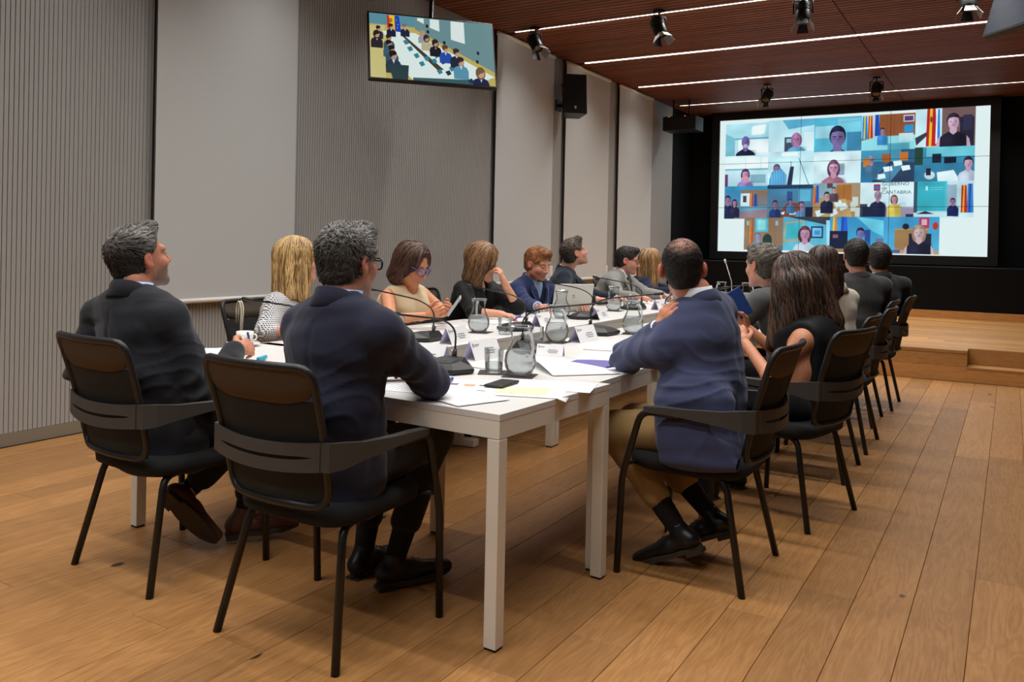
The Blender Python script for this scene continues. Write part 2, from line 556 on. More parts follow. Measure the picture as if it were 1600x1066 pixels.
# back of the stage: wooden plinth under a black dado, black end wall behind it
struct('trim_1', MB().box((WX, 13.80, SZ), (RX, 13.86, SZ + 0.115)), M['oak_stage'])
struct('wall_back_lower', MB().box((WX, 13.82, SZ + 0.115), (RX, BACK, 1.06)).box((WX, 13.86, 0), (RX, BACK, SZ + 0.116)), M['black_paint'])
struct('wall_back', MB().box((WX - 0.15, BACK, 0), (RX, BACK + 0.15, CEIL + 0.1)), M['black_paint'])
struct('wall_right', MB().box((RX, NEAR, 0), (RX + 0.15, BACK + 0.15, CEIL + 0.1)), M['dark_panel'])
struct('wall_near', MB().box((WX - 0.15, NEAR - 0.15, 0), (RX + 0.15, NEAR, CEIL + 0.1)), M['plain_wall'])

# light switches on the slat strips
for k, (y, z) in enumerate(((9.56, 0.93), (11.28, 0.92))):
    r = empty('switch_plate', (WX, y, z), 0, ['white switch plate on the slat strip behind the red-haired man',
              'white switch plate on the slat strip between the two farther blinds'][k], 'switch', 'white switch plates on the wall')
    MB().box((0, -0.045, -0.07), (0.012, 0.045, 0.07), bev=0.004).build('plate', M['white_plate'], r)
    for s in (-1, 1):
        MB().box((0.012, -0.032, -0.03 + s * 0.032), (0.017, 0.032, 0.026 + s * 0.032)).build('rocker', M['white_plate'], r)

# ---------------------------------------------------------------- tables
TZ = 0.742
def make_table(L, W, loc, rot, label):
    """top lies x in +-L/2, y in +-W/2"""
    r = empty('meeting_table', (loc[0], loc[1], 0), rot, label, 'table', 'white meeting tables set in a ring')
    hx, hy = L / 2, W / 2
    MB().box((-hx, -hy, TZ - 0.022), (hx, hy, TZ), bev=0.0015).build('tabletop', M['white_table'], r)
    a = MB()
    t = 0.022
    z0, z1 = TZ - 0.078, TZ - 0.0215
    a.box((-hx + .001, -hy + .001, z0), (hx - .001, -hy + t, z1)).box((-hx + .001, hy - t, z0), (hx - .001, hy - .001, z1))
    a.box((-hx + .001, -hy + t, z0), (-hx + t, hy - t, z1)).box((hx - t, -hy + t, z0), (hx - .001, hy - t, z1))
    a.build('apron', M['white_leg'], r)
    lg = MB().box((-0.023, -0.023, 0.008), (0.023, 0.023, TZ - 0.0805), bev=0.002).mesh('leg', M['white_leg'])
    ft = MB().box((-0.020, -0.020, 0), (0.020, 0.020, 0.0085)).mesh('leg_foot', M['black_plastic'])
    for sx in (-1, 1):
        for sy in (-1, 1):
            o = link('leg', lg, r)
            o.location = (sx * (hx - 0.0235), sy * (hy - 0.0235), 0)
            q = link('leg_foot', ft, o)
    return r
HR = math.atan2(2.204 - 2.293, -1.349 + 3.29)
HL = 1.945
hc = Vector((-1.349, 2.204, 0)) + Matrix.Rotation(HR, 3, 'Z') @ Vector((-HL / 2, 0.375, 0))
make_table(HL, 0.75, hc, HR, 'white table across the near end of the ring, phone and printed sheets on it')
for k, (y0, y1) in enumerate(((2.965, 4.665), (4.67, 6.37), (6.375, 8.075))):
    make_table(y1 - y0, 0.8, (-1.765, (y0 + y1) / 2), PI / 2,
               ['white table where the man in blue blazer rests his elbow', 'white table before the grey-haired man and the woman in a beige jacket',
                'white table at the far end of the right-hand row'][k])
for k, (y0, y1) in enumerate(((2.975, 4.675), (4.68, 6.38), (6.385, 8.085))):
    make_table(y1 - y0, 0.82, (-2.86, (y0 + y1) / 2), PI / 2,
               ['white table before the women in checked and sand-coloured tops', 'white table under the open silver laptop',
                'white table before the man in light grey suit'][k])
make_table(1.94, 0.75, (-2.32, 8.47), 0, 'white table across the far end of the ring, below the video wall')
# white foot beam lying under the left row of tables
r = empty('floor_beam', (-2.93, 4.36, 0), 0.12, 'low white foot beam standing on the floor under the left tables', 'beam')
MB().box((-0.2, -0.035, 0.004), (0.09, 0.035, 0.05), bev=0.006).build('beam', M['white_leg'], r)
MB().box((-0.06, -0.025, 0.05), (-0.01, 0.025, TZ - 0.09), bev=0.004).build('post', M['white_leg'], r)

# ---------------------------------------------------------------- chairs (local: +y is where the sitter faces)
def back_pt(u, v):
    """u -1..1 across, v 0..1 up the back; the shell bows backwards and leans"""
    z = 0.475 + 0.43 * v
    w = 0.205 + 0.022 * v
    y = -0.225 - 0.065 * v - 0.045 * v * v - 0.035 * (1 - u * u)
    return Vector((u * w, y, z))

def make_chair():
    r = empty('conference_chair')
    # seat
    m = MB()
    n = 24
    out = []
    for k in range(n):
        a = 2 * PI * k / n
        cx = math.copysign(abs(math.cos(a)) ** 0.45, math.cos(a)) * 0.235
        cy = math.copysign(abs(math.sin(a)) ** 0.45, math.sin(a)) * 0.235
        out.append((cx, cy + 0.01))
    rings = [(0.86, 0.395), (1.0, 0.412), (1.01, 0.44), (0.97, 0.458), (0.85, 0.464), (0.45, 0.458)]
    vs = []
    for s, z in rings:
        vs += [(x * s, y * s, z) for x, y in out]
    fs = []
    for i in range(len(rings) - 1):
        for j in range(n):
            a, b = i * n + j, i * n + (j + 1) % n
            fs.append((a, b, b + n, a + n))
    fs.append(tuple(range(n - 1, -1, -1))); fs.append(tuple(range((len(rings) - 1) * n, len(rings) * n)))
    m.add(vs, fs, 0, True)
    m.build('seat', M['chair_fabric'], r)
    # back frame: closed loop
    def arc(c0, c1, c2):
        return [(c0[0] * (1 - t) ** 2 + c1[0] * 2 * t * (1 - t) + c2[0] * t * t, c0[1] * (1 - t) ** 2 + c1[1] * 2 * t * (1 - t) + c2[1] * t * t) for t in (0, .25, .5, .75, 1)]
    loop = []
    loop += arc((-1, .14), (-1, 0), (-.72, 0)); loop += [(-.36, 0), (0, 0), (.36, 0)]
    loop += arc((.72, 0), (1, 0), (1, .14)); loop += [(1, .35), (1, .6)]
    loop += arc((1, .87), (1, 1), (.8, 1)); loop += [(.4, 1), (0, 1), (-.4, 1)]
    loop += arc((-.8, 1), (-1, 1), (-1, .87)); loop += [(-1, .6), (-1, .35), (-1, .14)]
    MB().tube([back_pt(u, v) for u, v in loop], 0.0125, n=8, cap=False).build('back_frame', M['black_plastic'], r)
    # mesh panels
    def panel(v0, v1, us, off, th, inset=0.99):
        vs = []; fs = []
        nv = 6; nu = len(us)
        for i in range(nv + 1):
            v = v0 + (v1 - v0) * i / nv
            for u in us:
                p = back_pt(u * inset, v); vs.append((p.x, p.y + off, p.z))
        for i in range(nv + 1):
            v = v0 + (v1 - v0) * i / nv
            for u in us:
                p = back_pt(u * inset, v); vs.append((p.x, p.y + off - th, p.z))
        K = (nv + 1) * nu
        for i in range(nv):
            for j in range(nu - 1):
                a = i * nu + j
                fs.append((a, a + 1, a + nu + 1, a + nu)); fs.append((K + a + 1, K + a, K + a + nu, K + a + nu + 1))
        return MB().add(vs, fs, 0, True)
    us = [-1, -.6, -.2, .2, .6, 1]
    panel(0.01, 0.76, us, 0.004, 0.004).build('mesh_panel', M['chair_mesh'], r)
    # upper band with rounded lower corners
    m = MB(); vs = []; fs = []
    for u in [x / 8 for x in range(-8, 9)]:
        vlow = 0.735 + 0.07 * max(0, abs(u) - 0.55) ** 1.2 / 0.45 + (0.04 if abs(u) > .99 else 0)
        for v in (vlow, (vlow + 0.99) / 2, 0.99):
            p = back_pt(u * 0.985, v); vs.append((p.x, p.y - 0.004, p.z))
        for v in (vlow, (vlow + 0.99) / 2, 0.99):
            p = back_pt(u * 0.985, v); vs.append((p.x, p.y + 0.004, p.z))
    for i in range(16):
        a = i * 6
        for d in (0, 1):
            fs.append((a + d, a + d + 6, a + d + 7, a + d + 1)); fs.append((a + 3 + d, a + 4 + d, a + 10 + d, a + 9 + d))
        fs.append((a, a + 3, a + 9, a + 6))
    m.add(vs, fs, 0, True); m.build('upper_panel', M['chair_top_mesh'], r)
    # lumbar band with a slot; two strips joined at the ends
    def strip(path, zlo, zhi, th):
        vs = []; fs = []
        for i, (p, nrm) in enumerate(path):
            lo, hi = zlo[i], zhi[i]
            for z in (lo, hi):
                vs.append((p[0], p[1], z)); vs.append((p[0] + nrm[0] * th, p[1] + nrm[1] * th, z))
        for i in range(len(path) - 1):
            a = i * 4; b = a + 4
            fs += [(a, b, b + 2, a + 2), (a + 3, b + 3, b + 1, a + 1), (a + 1, b + 1, b, a), (a + 2, b + 2, b + 3, a + 3)]
        fs += [(0, 2, 3, 1), (len(vs) - 4, len(vs) - 3, len(vs) - 1, len(vs) - 2)]
        return vs, fs
    m = MB()
    pth = []; top = []; bot = []; s1 = []; s2 = []
    for k in range(-10, 11):
        u = k / 10
        p = back_pt(u * 1.02, 0.42)
        sl = Vector((-2 * 0.035 * u, -0.205)).normalized()
        pth.append(((p.x, p.y - 0.020), (sl.x * 0.0 , -1)))
        gap = 0.006 * max(0, 1 - (abs(u) / 0.9) ** 6)
        zc = 0.640 - 0.012 * (1 - u * u)
        top.append(zc + 0.043); bot.append(zc - 0.043)
        s1.append(zc + gap); s2.append(zc - gap)
    for lo, hi in ((s1, top), (bot, s2)):
        vs, fs = strip(pth, lo, hi, 0.007)
        m.add(vs, fs, 0, False)
    m.build('lumbar_band', M['chair_band'], r)
    # arms: from the band round the side and forward, tapering to a pad
    for s in (-1, 1):
        p0 = back_pt(1.0, 0.42)
        ctr = [(s * p0.x, p0.y - 0.02), (s * (p0.x + 0.028), p0.y - 0.012), (s * 0.262, p0.y + 0.03), (s * 0.275, -0.16), (s * 0.282, -0.02), (s * 0.284, 0.06), (s * 0.284, 0.135)]
        zl = [0.597, 0.597, 0.602, 0.618, 0.634, 0.640, 0.640]
        zh = [0.683, 0.683, 0.681, 0.672, 0.666, 0.666, 0.662]
        wd = [0.006, 0.008, 0.012, 0.020, 0.032, 0.038, 0.034]
        vs = []; fs = []
        for i, (x, y) in enumerate(ctr):
            d = Vector(ctr[min(i + 1, 6)]) - Vector(ctr[max(i - 1, 0)])
            nrm = Vector((d.y, -d.x)).normalized() * wd[i] * 0.5
            for sx in (-1, 1):
                for z in (zl[i], zh[i]):
                    vs.append((x + nrm.x * sx, y + nrm.y * sx, z))
        for i in range(6):
            a = i * 4; b = a + 4
            fs += [(a, b, b + 1, a + 1), (a + 3, b + 3, b + 2, a + 2), (a + 1, b + 1, b + 3, a + 3), (a + 2, b + 2, b, a)]
        fs += [(0, 1, 3, 2), (24, 26, 27, 25)]
        if s > 0:
            fs = [q[::-1] for q in fs]
        MB().add(vs, fs).build('armrest', M['chair_band'], r)
        leg = rounded([(s * 0.284, 0.0, 0.637), (s * 0.284, 0.150, 0.641), (s * 0.282, 0.225, 0.38), (s * 0.280, 0.240, 0.0)], 0.045, 4)
        mb = MB().tube(leg, 0.0135, n=10)
        mb.tube([(s * 0.281, 0.212, 0.428), (s * 0.2, 0.19, 0.425)], 0.008, n=8)
        mb.build('leg', M['chair_tube'], r)
        leg = rounded([(s * 0.18, 0.02, 0.402), (s * 0.195, -0.155, 0.405), (s * 0.255, -0.242, 0.0)], 0.05, 4)
        MB().tube(leg, 0.0135, n=10).build('leg', M['chair_tube'], r)
    return r

chair_spots = [
    (-1.925, 2.080, 0.0, 'black mesh chair nearest the camera, under the man in navy suit'),
    (-2.810, 2.135, -0.075, 'black mesh chair under the bearded man holding a blue pen'),
    (-1.060, 3.300, PI / 2, 'black mesh chair under the man in blue blazer and khaki trousers'),
    (-0.935, 4.205, PI / 2 - 0.24, 'black mesh chair under the long-haired woman in black sleeveless top'),
    (-1.000, 5.080, PI / 2, 'black mesh chair under the grey-haired man, mostly hidden behind the sleeveless woman'),
    (-1.000, 5.880, PI / 2, 'black mesh chair under the woman in beige jacket'),
    (-1.080, 6.750, PI / 2, 'black mesh chair under the broad man in dark grey suit'),
    (-1.040, 7.540, PI / 2, 'black mesh chair farthest along the right side, nearest the stage'),
    (-3.560, 3.500, -PI / 2 + .05, 'black chair with a cream ribbon hung on it, under the blonde woman'),
    (-3.600, 4.330, -PI / 2, 'black chair under the woman in sand-coloured top'),
    (-3.620, 5.230, -PI / 2, 'black chair under the woman in black blouse'),
    (-3.620, 6.120, -PI / 2, 'black chair under the red-haired man in navy suit'),
    (-3.620, 6.950, -PI / 2, 'black chair under the man looking up in dark suit and tie'),
    (-3.620, 7.750, -PI / 2, 'black chair under the man in light grey suit'),
    (-3.600, 8.560, -PI / 2, 'black chair under the blonde woman in navy, at the far end'),
]
proto = make_chair()
for k, (x, y, a, lab) in enumerate(chair_spots):
    o = proto if k == 0 else copy_tree(proto)
    o.location = (x, y, 0)
    o.rotation_euler = (0, 0, a)
    tag(o, lab, 'chair', 'black conference chairs round the tables')

# ---------------------------------------------------------------- pictures shown on the screens (painted here, pixel by pixel, as flat prints)
class Canvas:
    def __init__(self, w, h, col):
        self.w, self.h = w, h
        self.a = np.empty((h, w, 3), np.float32); self.a[:] = np.array(col, np.float32) / 255
    def _mix(self, y0, x0, msk, col, op=1.0):
        h, w = msk.shape
        sl = self.a[y0:y0 + h, x0:x0 + w]
        k = (msk * op)[..., None]
        sl[:] = sl * (1 - k) + (np.array(col, np.float32) / 255) * k
    def poly(self, pts, col, op=1.0, ss=1):
        p = np.array(pts, np.float32)
        x0 = max(int(p[:, 0].min()) - 1, 0); x1 = min(int(p[:, 0].max()) + 2, self.w)
        y0 = max(int(p[:, 1].min()) - 1, 0); y1 = min(int(p[:, 1].max()) + 2, self.h)
        if x1 <= x0 or y1 <= y0: return
        acc = np.zeros((y1 - y0, x1 - x0), np.float32)
        for ox, oy in ((.25, .25), (.75, .25), (.25, .75), (.75, .75)):
            X, Y = np.meshgrid(np.arange(x0, x1) + ox, np.arange(y0, y1) + oy)
            ins = np.zeros(X.shape, bool)
            n = len(p)
            for i in range(n):
                ax, ay = p[i]; bx, by = p[(i + 1) % n]
                if ay == by: continue
                c = ((ay > Y) != (by > Y)) & (X < (bx - ax) * (Y - ay) / (by - ay) + ax)
                ins ^= c
            acc += ins
        self._mix(y0, x0, acc / 4, col, op)
    def rect(self, x0, y0, x1, y1, col, op=1.0):
        self.poly([(x0, y0), (x1, y0), (x1, y1), (x0, y1)], col, op)
    def ell(self, cx, cy, rx, ry, col, op=1.0, soft=1.0):
        x0 = max(int(cx - rx - 2), 0); x1 = min(int(cx + rx + 3), self.w)
        y0 = max(int(cy - ry - 2), 0); y1 = min(int(cy + ry + 3), self.h)
        if x1 <= x0 or y1 <= y0: return
        X, Y = np.meshgrid(np.arange(x0, x1) + .5, np.arange(y0, y1) + .5)
        d = np.sqrt(((X - cx) / rx) ** 2 + ((Y - cy) / ry) ** 2)
        msk = np.clip((1 - d) * min(rx, ry) / soft + .5, 0, 1).astype(np.float32)
        self._mix(y0, x0, msk, col, op)
    def line(self, x0, y0, x1, y1, wd, col, op=1.0):
        d = math.hypot(x1 - x0, y1 - y0) or 1
        nx, ny = -(y1 - y0) / d * wd / 2, (x1 - x0) / d * wd / 2
        self.poly([(x0 + nx, y0 + ny), (x1 + nx, y1 + ny), (x1 - nx, y1 - ny), (x0 - nx, y0 - ny)], col, op)
    def grad(self, x0, y0, x1, y1, c0, c1, vert=True):
        x0, y0, x1, y1 = int(x0), int(y0), int(x1), int(y1)
        n = (y1 - y0) if vert else (x1 - x0)
        t = np.linspace(0, 1, n, dtype=np.float32)
        g = (np.array(c0, np.float32)[None] * (1 - t[:, None]) + np.array(c1, np.float32)[None] * t[:, None]) / 255
        self.a[y0:y1, x0:x1] = g[:, None] if vert else g[None]
    def image(self, name):
        for _ in range(3):
            b = np.pad(self.a, ((1, 1), (1, 1), (0, 0)), 'edge'); self.a = (b[1:-1, 1:-1] * 2 + b[:-2, 1:-1] + b[2:, 1:-1] + b[1:-1, :-2] + b[1:-1, 2:]) / 6
        self.a = np.clip(self.a * (1 + RNG.normal(size=self.a.shape[:2])[..., None] * .02), 0, 1).astype(np.float32)
        im = bpy.data.images.new(name, self.w, self.h)
        px = np.ones((self.h, self.w, 4), np.float32)
        px[..., :3] = self.a[::-1]
        im.pixels.foreach_set(px.ravel())
        im.update(); im.pack()
        return im

class Tile:
    """one picture in the grid, painted in 0..1 tile coordinates and clipped to the tile"""
    def __init__(self, cv, x0, y0, x1, y1, bg0, bg1, vert=True):
        self.cv = cv; self.x0, self.y0 = int(x0), int(y0); self.w, self.h = int(x1) - int(x0), int(y1) - int(y0)
        self.c = Canvas(self.w, self.h, bg0); self.c.grad(0, 0, self.w, self.h, bg0, bg1, vert)
    def X(self, x): return x * self.w
    def Y(self, y): return y * self.h
    def rect(self, a, b, c, d, col, op=1.0): self.c.rect(a * self.w, b * self.h, c * self.w, d * self.h, col, op)
    def poly(self, pts, col, op=1.0): self.c.poly([(x * self.w, y * self.h) for x, y in pts], col, op)
    def ell(self, cx, cy, rx, ry, col, op=1.0, soft=1.5): self.c.ell(cx * self.w, cy * self.h, rx * self.w, ry * self.h, col, op, soft)
    def line(self, a, b, c, d, wd, col, op=1.0): self.c.line(a * self.w, b * self.h, c * self.w, d * self.h, wd, col, op)
    def flag(self, x, y, w, h, cols):
        n = len(cols)
        for i, c in enumerate(cols):
            self.poly([(x + w * i / n, y), (x + w * (i + 1) / n, y), (x + w * (i + 1) / n + w * .25, y + h), (x + w * i / n - w * .1, y + h)], c)
    def person(self, cx, top, s, hair, skin, body, long=False, bald=False, glasses=False, neck=True, arms=None):
        k = self.h / self.w
        hw, hh = s * k * .36, s * .5
        cy = top + hh
        if long:
            self.ell(cx, cy + hh * .25, hw * 1.35, hh * 1.45, hair)
        sh = hw * 2.35
        self.poly([(cx - sh, top + s * 3), (cx - sh * 1.02, top + s * 1.75), (cx - sh * .9, top + s * 1.5), (cx - sh * .62, top + s * 1.33), (cx - hw * .55, top + s * 1.14), (cx + hw * .55, top + s * 1.14),
                   (cx + sh * .62, top + s * 1.33), (cx + sh * .9, top + s * 1.5), (cx + sh * 1.02, top + s * 1.75), (cx + sh, top + s * 3)], body)
        dkb = tuple(v * .72 for v in body); ltb = tuple(min(255, v * 1.25 + 8) for v in body)
        self.ell(cx + sh * .6, top + s * 2.2, sh * .5, s * .9, dkb, .5, 30); self.ell(cx - sh * .45, top + s * 1.75, sh * .4, s * .4, ltb, .45, 30)
        if neck:
            self.poly([(cx - hw * .5, cy), (cx + hw * .5, cy), (cx + hw * .62, top + s * 1.22), (cx, top + s * 1.4), (cx - hw * .62, top + s * 1.22)], skin)
        if arms:
            for sg in (-1, 1):
                self.poly([(cx + sg * hw * 2.2, top + s * 1.45), (cx + sg * hw * 2.7, top + s * 1.7), (cx + sg * hw * 3.1, top + s * 2.5), (cx + sg * hw * 2.3, top + s * 2.5)], skin)
        if not bald:
            self.ell(cx, cy - hh * .12, hw * 1.12, hh * 1.06, hair)
        self.ell(cx, cy + hh * .08, hw * .95, hh * (.95 if not bald else 1.0), skin)
        if not bald:
            self.poly([(cx - hw * 1.05, cy - hh * .25), (cx - hw * .7, cy - hh * .95), (cx, cy - hh * 1.1), (cx + hw * .7, cy - hh * .95), (cx + hw * 1.05, cy - hh * .25),
                       (cx + hw * .7, cy - hh * .5), (cx, cy - hh * .62), (cx - hw * .7, cy - hh * .5)], hair)
        dk = tuple(v * .45 for v in skin)
        self.ell(cx + hw * .5, cy + hh * .2, hw * .5, hh * .7, tuple(v * .78 for v in skin), .55, 14); self.ell(cx - hw * .35, cy - hh * .1, hw * .4, hh * .4, tuple(min(255, v * 1.12 + 6) for v in skin), .5, 14)
        if not bald: self.ell(cx - hw * .3, cy - hh * .85, hw * .6, hh * .25, tuple(min(255, v * 1.5 + 12) for v in hair), .5, 10)
        for sg in (-1, 1):
            self.ell(cx + sg * hw * .38, cy + hh * .02, hw * .16, hh * .06, dk, .8)
            if glasses:
                self.line(cx + sg * hw * .1, cy - hh * .02, cx + sg * hw * .75, cy - hh * .04, max(1.2, s * self.h * .03), (25, 25, 35))
                self.line(cx + sg * hw * .1, cy + hh * .2, cx + sg * hw * .7, cy + hh * .2, max(1., s * self.h * .015), (25, 25, 35))
        self.ell(cx, cy + hh * .28, hw * .12, hh * .12, dk, .35)
        self.ell(cx, cy + hh * .52, hw * .3, hh * .06, (150, 70, 80), .7)
    def done(self):
        g = np.random.default_rng(self.x0 * 7 + self.y0)
        n = g.normal(size=(5, 6)).astype(np.float32)
        yy = np.linspace(0, 3.999, self.h); xx = np.linspace(0, 4.999, self.w)
        iy = yy.astype(int); ix = xx.astype(int); fy = (yy - iy)[:, None]; fx = (xx - ix)[None]
        b = n[iy][:, ix] * (1 - fy) * (1 - fx) + n[iy + 1][:, ix] * fy * (1 - fx) + n[iy][:, ix + 1] * (1 - fy) * fx + n[iy + 1][:, ix + 1] * fy * fx
        self.c.a = np.clip(self.c.a * (1 + .05 * b[..., None]) * np.array((.97, 1.0, 1.02), np.float32), 0, 1)
        self.cv.a[self.y0:self.y0 + self.h, self.x0:self.x0 + self.w] = self.c.a


def wall_picture():
    W, H = 1560, 860
    cv = Canvas(W, H, (226, 244, 244))
    xs = [40, 300, 573, 854, 1130, 1400]
    fx = lambda p: (p - 82) / 1412
    # columns follow the shared-screen layout: 5 wide tiles, four rows
    cx = [0.025, 0.205, 0.385, 0.563, 0.752, 0.953]
    rows = [(0.02, 0.268), (0.268, 0.488), (0.488, 0.735), (0.735, 0.985)]
    def T(c0, c1, r0, r1, a, b, vert=True):
        return Tile(cv, c0 * W, r0 * H, c1 * W, r1 * H, a, b, vert)
    # row 1
    t = T(cx[0], cx[1], 0.03, 0.275, (150, 214, 226), (214, 240, 243))
    t.poly([(0, 0), (1, 0), (1, .42), (.22, .45), (0, .3)], (176, 226, 234)); t.poly([(.62, .1), (.95, .05), (.9, .35), (.6, .38)], (238, 252, 252))
    t.poly([(0, .3), (.22, .45), (.22, 1), (0, 1)], (128, 196, 212)); t.rect(.3, .48, 1, .92, (244, 254, 254)); t.rect(.22, .45, 1, .5, (110, 176, 196))
    t.person(.47, .38, .36, (0, 0, 0), (118, 98, 158), (28, 36, 62), bald=True); t.ell(.47, .70, .055, .06, (190, 180, 206)); t.done()
    t = T(cx[1], cx[2], 0.02, 0.255, (178, 226, 234), (214, 240, 244))
    t.poly([(.3, 0), (1, 0), (1, .2), (.45, .3)], (96, 176, 208)); t.rect(.36, .55, .62, 1, (66, 78, 96)); t.rect(.40, .6, .58, .72, (150, 190, 200)); t.rect(.78, .42, 1, 1, (226, 248, 250))
    t.person(.62, .45, .33, (150, 96, 140), (176, 120, 160), (96, 166, 196), long=True, glasses=True); t.done()
    t = T(cx[2], cx[3], 0.02, 0.268, (86, 184, 210), (96, 178, 204), False)
    t.rect(.02, .25, .42, .6, (160, 214, 224)); t.rect(.5, .05, .98, .45, (120, 200, 216)); t.line(.3, .2, .95, .12, 2, (70, 150, 180)); t.rect(.7, .45, 1, 1, (64, 136, 172))
    t.person(.5, .3, .56, (26, 30, 52), (126, 110, 160), (24, 34, 70), glasses=True); t.done()
    t = T(cx[3], cx[4], 0.02, 0.27, (146, 84, 50), (160, 92, 56))
    for k in range(5): t.line(.35 + k * .13, 0, .35 + k * .13, .6, 1.5, (116, 62, 36))
    t.rect(0, 0, .34, .66, (190, 210, 214)); t.flag(.02, .02, .08, .66, [(40, 130, 200), (240, 200, 40), (40, 130, 200)]); t.flag(.13, .02, .07, .64, [(200, 40, 50), (244, 196, 40), (200, 40, 50)]); t.flag(.26, .0, .07, .6, [(30, 70, 170), (30, 80, 190)])
    t.rect(.78, .05, .98, .24, (206, 214, 220)); t.rect(.8, .08, .96, .21, (96, 60, 120)); t.rect(.8, .32, .97, .52, (50, 150, 210))
    t.poly([(0, .72), (.3, .62), (1, .6), (1, 1), (0, 1)], (150, 222, 228)); t.rect(.7, .55, .97, .78, (196, 232, 234)); t.rect(.5, .82, .9, 1, (90, 170, 190))
    t.person(.4, .38, .16, (40, 40, 60), (150, 130, 160), (60, 140, 200)); t.done()
    t = T(cx[4], cx[5], 0.0, 0.262, (206, 236, 240), (206, 236, 240))
    t.rect(.45, 0, 1, 1, (120, 92, 90)); t.rect(.75, .25, .98, 1, (44, 42, 62)); t.rect(.8, .2, .95, .6, (52, 52, 76))
    t.flag(.2, .0, .14, .98, [(190, 36, 46), (240, 190, 40), (190, 36, 46)]); t.ell(.27, .28, .02, .08, (150, 60, 40)); t.flag(.35, .02, .06, .9, [(236, 240, 240), (40, 130, 210)]); t.poly([(0, .75), (.2, .6), (.2, .7), (.02, .95)], (60, 60, 70))
    t.person(.64, .17, .38, (40, 30, 44), (206, 168, 186), (34, 32, 48), arms=True); t.done()
    # row 2
    cv.rect(cx[0] * W, .275 * H, cx[3] * W, .47 * H, (214, 240, 243))
    t = T(cx[0], cx[1], 0.275, 0.505, (222, 244, 246), (180, 218, 226))
    t.rect(0, .05, 1, .42, (240, 252, 252)); t.line(.48, .05, .48, .42, 2, (160, 200, 210)); t.line(.84, .05, .84, .42, 2, (160, 200, 210)); t.rect(0, .42, 1, .47, (120, 176, 194)); t.rect(0, .6, .07, 1, (110, 60, 110)); t.rect(.6, .62, .95, .9, (130, 176, 190))
    t.person(.48, .45, .3, (66, 42, 66), (196, 140, 170), (150, 130, 190), long=True); t.ell(.48, .78, .1, .12, (206, 152, 176)); t.done()
    t = T(cx[1], cx[2], 0.255, 0.5, (196, 232, 238), (214, 240, 242))
    t.rect(.3, .02, .66, .14, (244, 254, 254)); t.poly([(.43, 1), (.5, .45), (.58, .45), (.54, 1)], (40, 52, 76)); t.line(.68, .2, .9, 1, 4, (80, 130, 160)); t.line(.51, .3, .53, .6, 3, (50, 60, 80))
    t.person(.2, .38, .26, (70, 70, 90), (150, 110, 140), (70, 150, 200)); t.poly([(.02, 1), (.08, .6), (.3, .5), (.42, .7), (.42, 1)], (84, 160, 206))
    for k in range(6): t.line(.08 + k * .06, .58, .1 + k * .06, 1, 1.5, (200, 230, 240))
    t.done()
    t = T(cx[2], cx[3], 0.268, 0.495, (226, 246, 247), (214, 240, 244))
    t.rect(.45, .38, .66, .75, (150, 170, 186)); t.person(.43, .3, .4, (96, 62, 86), (206, 150, 176), (166, 110, 130), long=True, glasses=True, arms=True); t.done()
    t = T(cx[3], cx[4], 0.27, 0.495, (44, 92, 122), (50, 120, 160))
    t.rect(0, 0, .75, .35, (70, 150, 180)); 
    for k, (a, b) in enumerate(((.04, .25), (.4, .12), (.72, .08), (.1, .45))): t.rect(a, b, a + .16, b + .26, (206, 120, 60) if k % 2 == 0 else (170, 96, 54))
    t.poly([(.2, 1), (.55, .35), (1, .4), (1, 1)], (46, 66, 92)); t.poly([(.25, .9), (.6, .45), (.8, .5), (.55, 1)], (76, 130, 160))
    for a, b in ((.42, .52), (.6, .35), (.3, .75), (.75, .5)): t.poly([(a, b), (a + .16, b - .02), (a + .18, b + .12), (a + .03, b + .16)], (226, 246, 248))
    t.person(.2, .18, .22, (120, 130, 150), (170, 130, 150), (66, 110, 140), glasses=True); t.done()
    t = T(cx[4], cx[5], 0.262, 0.5, (66, 156, 186), (44, 110, 146))
    t.rect(0, 0, .14, .5, (40, 70, 60)); t.rect(.2, .0, 1, .28, (110, 200, 214)); t.rect(.3, .2, .45, .45, (30, 40, 56)); t.rect(.5, .3, .7, .5, (24, 32, 48)); t.poly([(0, 1), (.1, .5), (.8, .45), (1, .8), (1, 1)], (56, 126, 160))
    t.poly([(.38, .72), (.66, .66), (.78, 1), (.4, 1)], (230, 248, 250)); t.ell(.26, .8, .09, .12, (200, 220, 226)); t.rect(.2, .6, .28, .8, (40, 40, 50))
    t.person(.9, .32, .3, (34, 30, 44), (200, 160, 180), (196, 206, 226)); t.done()
    # row 3
    t = T(cx[0], cx[1], 0.505, 0.75, (160, 110, 80), (80, 130, 160))
    t.rect(0, 0, 1, .12, (60, 150, 190)); t.rect(0, .12, .4, .5, (66, 140, 180)); t.rect(.38, .22, .62, .62, (210, 236, 240)); t.rect(.44, .3, .52, .5, (90, 60, 80)); t.flag(.6, .22, .06, .42, [(190, 50, 50), (230, 190, 60), (190, 50, 50)]); t.flag(.7, .25, .06, .4, [(40, 70, 150), (40, 80, 160)])
    t.poly([(0, .72), (.3, .62), (1, .64), (1, 1), (0, 1)], (106, 160, 184)); t.poly([(.3, .8), (1, .7), (1, 1), (.1, 1)], (150, 130, 140))
    t.person(.08, .3, .24, (40, 40, 60), (150, 110, 140), (30, 44, 76)); t.person(.24, .42, .18, (50, 34, 56), (170, 120, 150), (40, 40, 70), long=True); t.done()
    t = T(cx[1], cx[2], 0.5, 0.745, (70, 140, 180), (96, 110, 130))
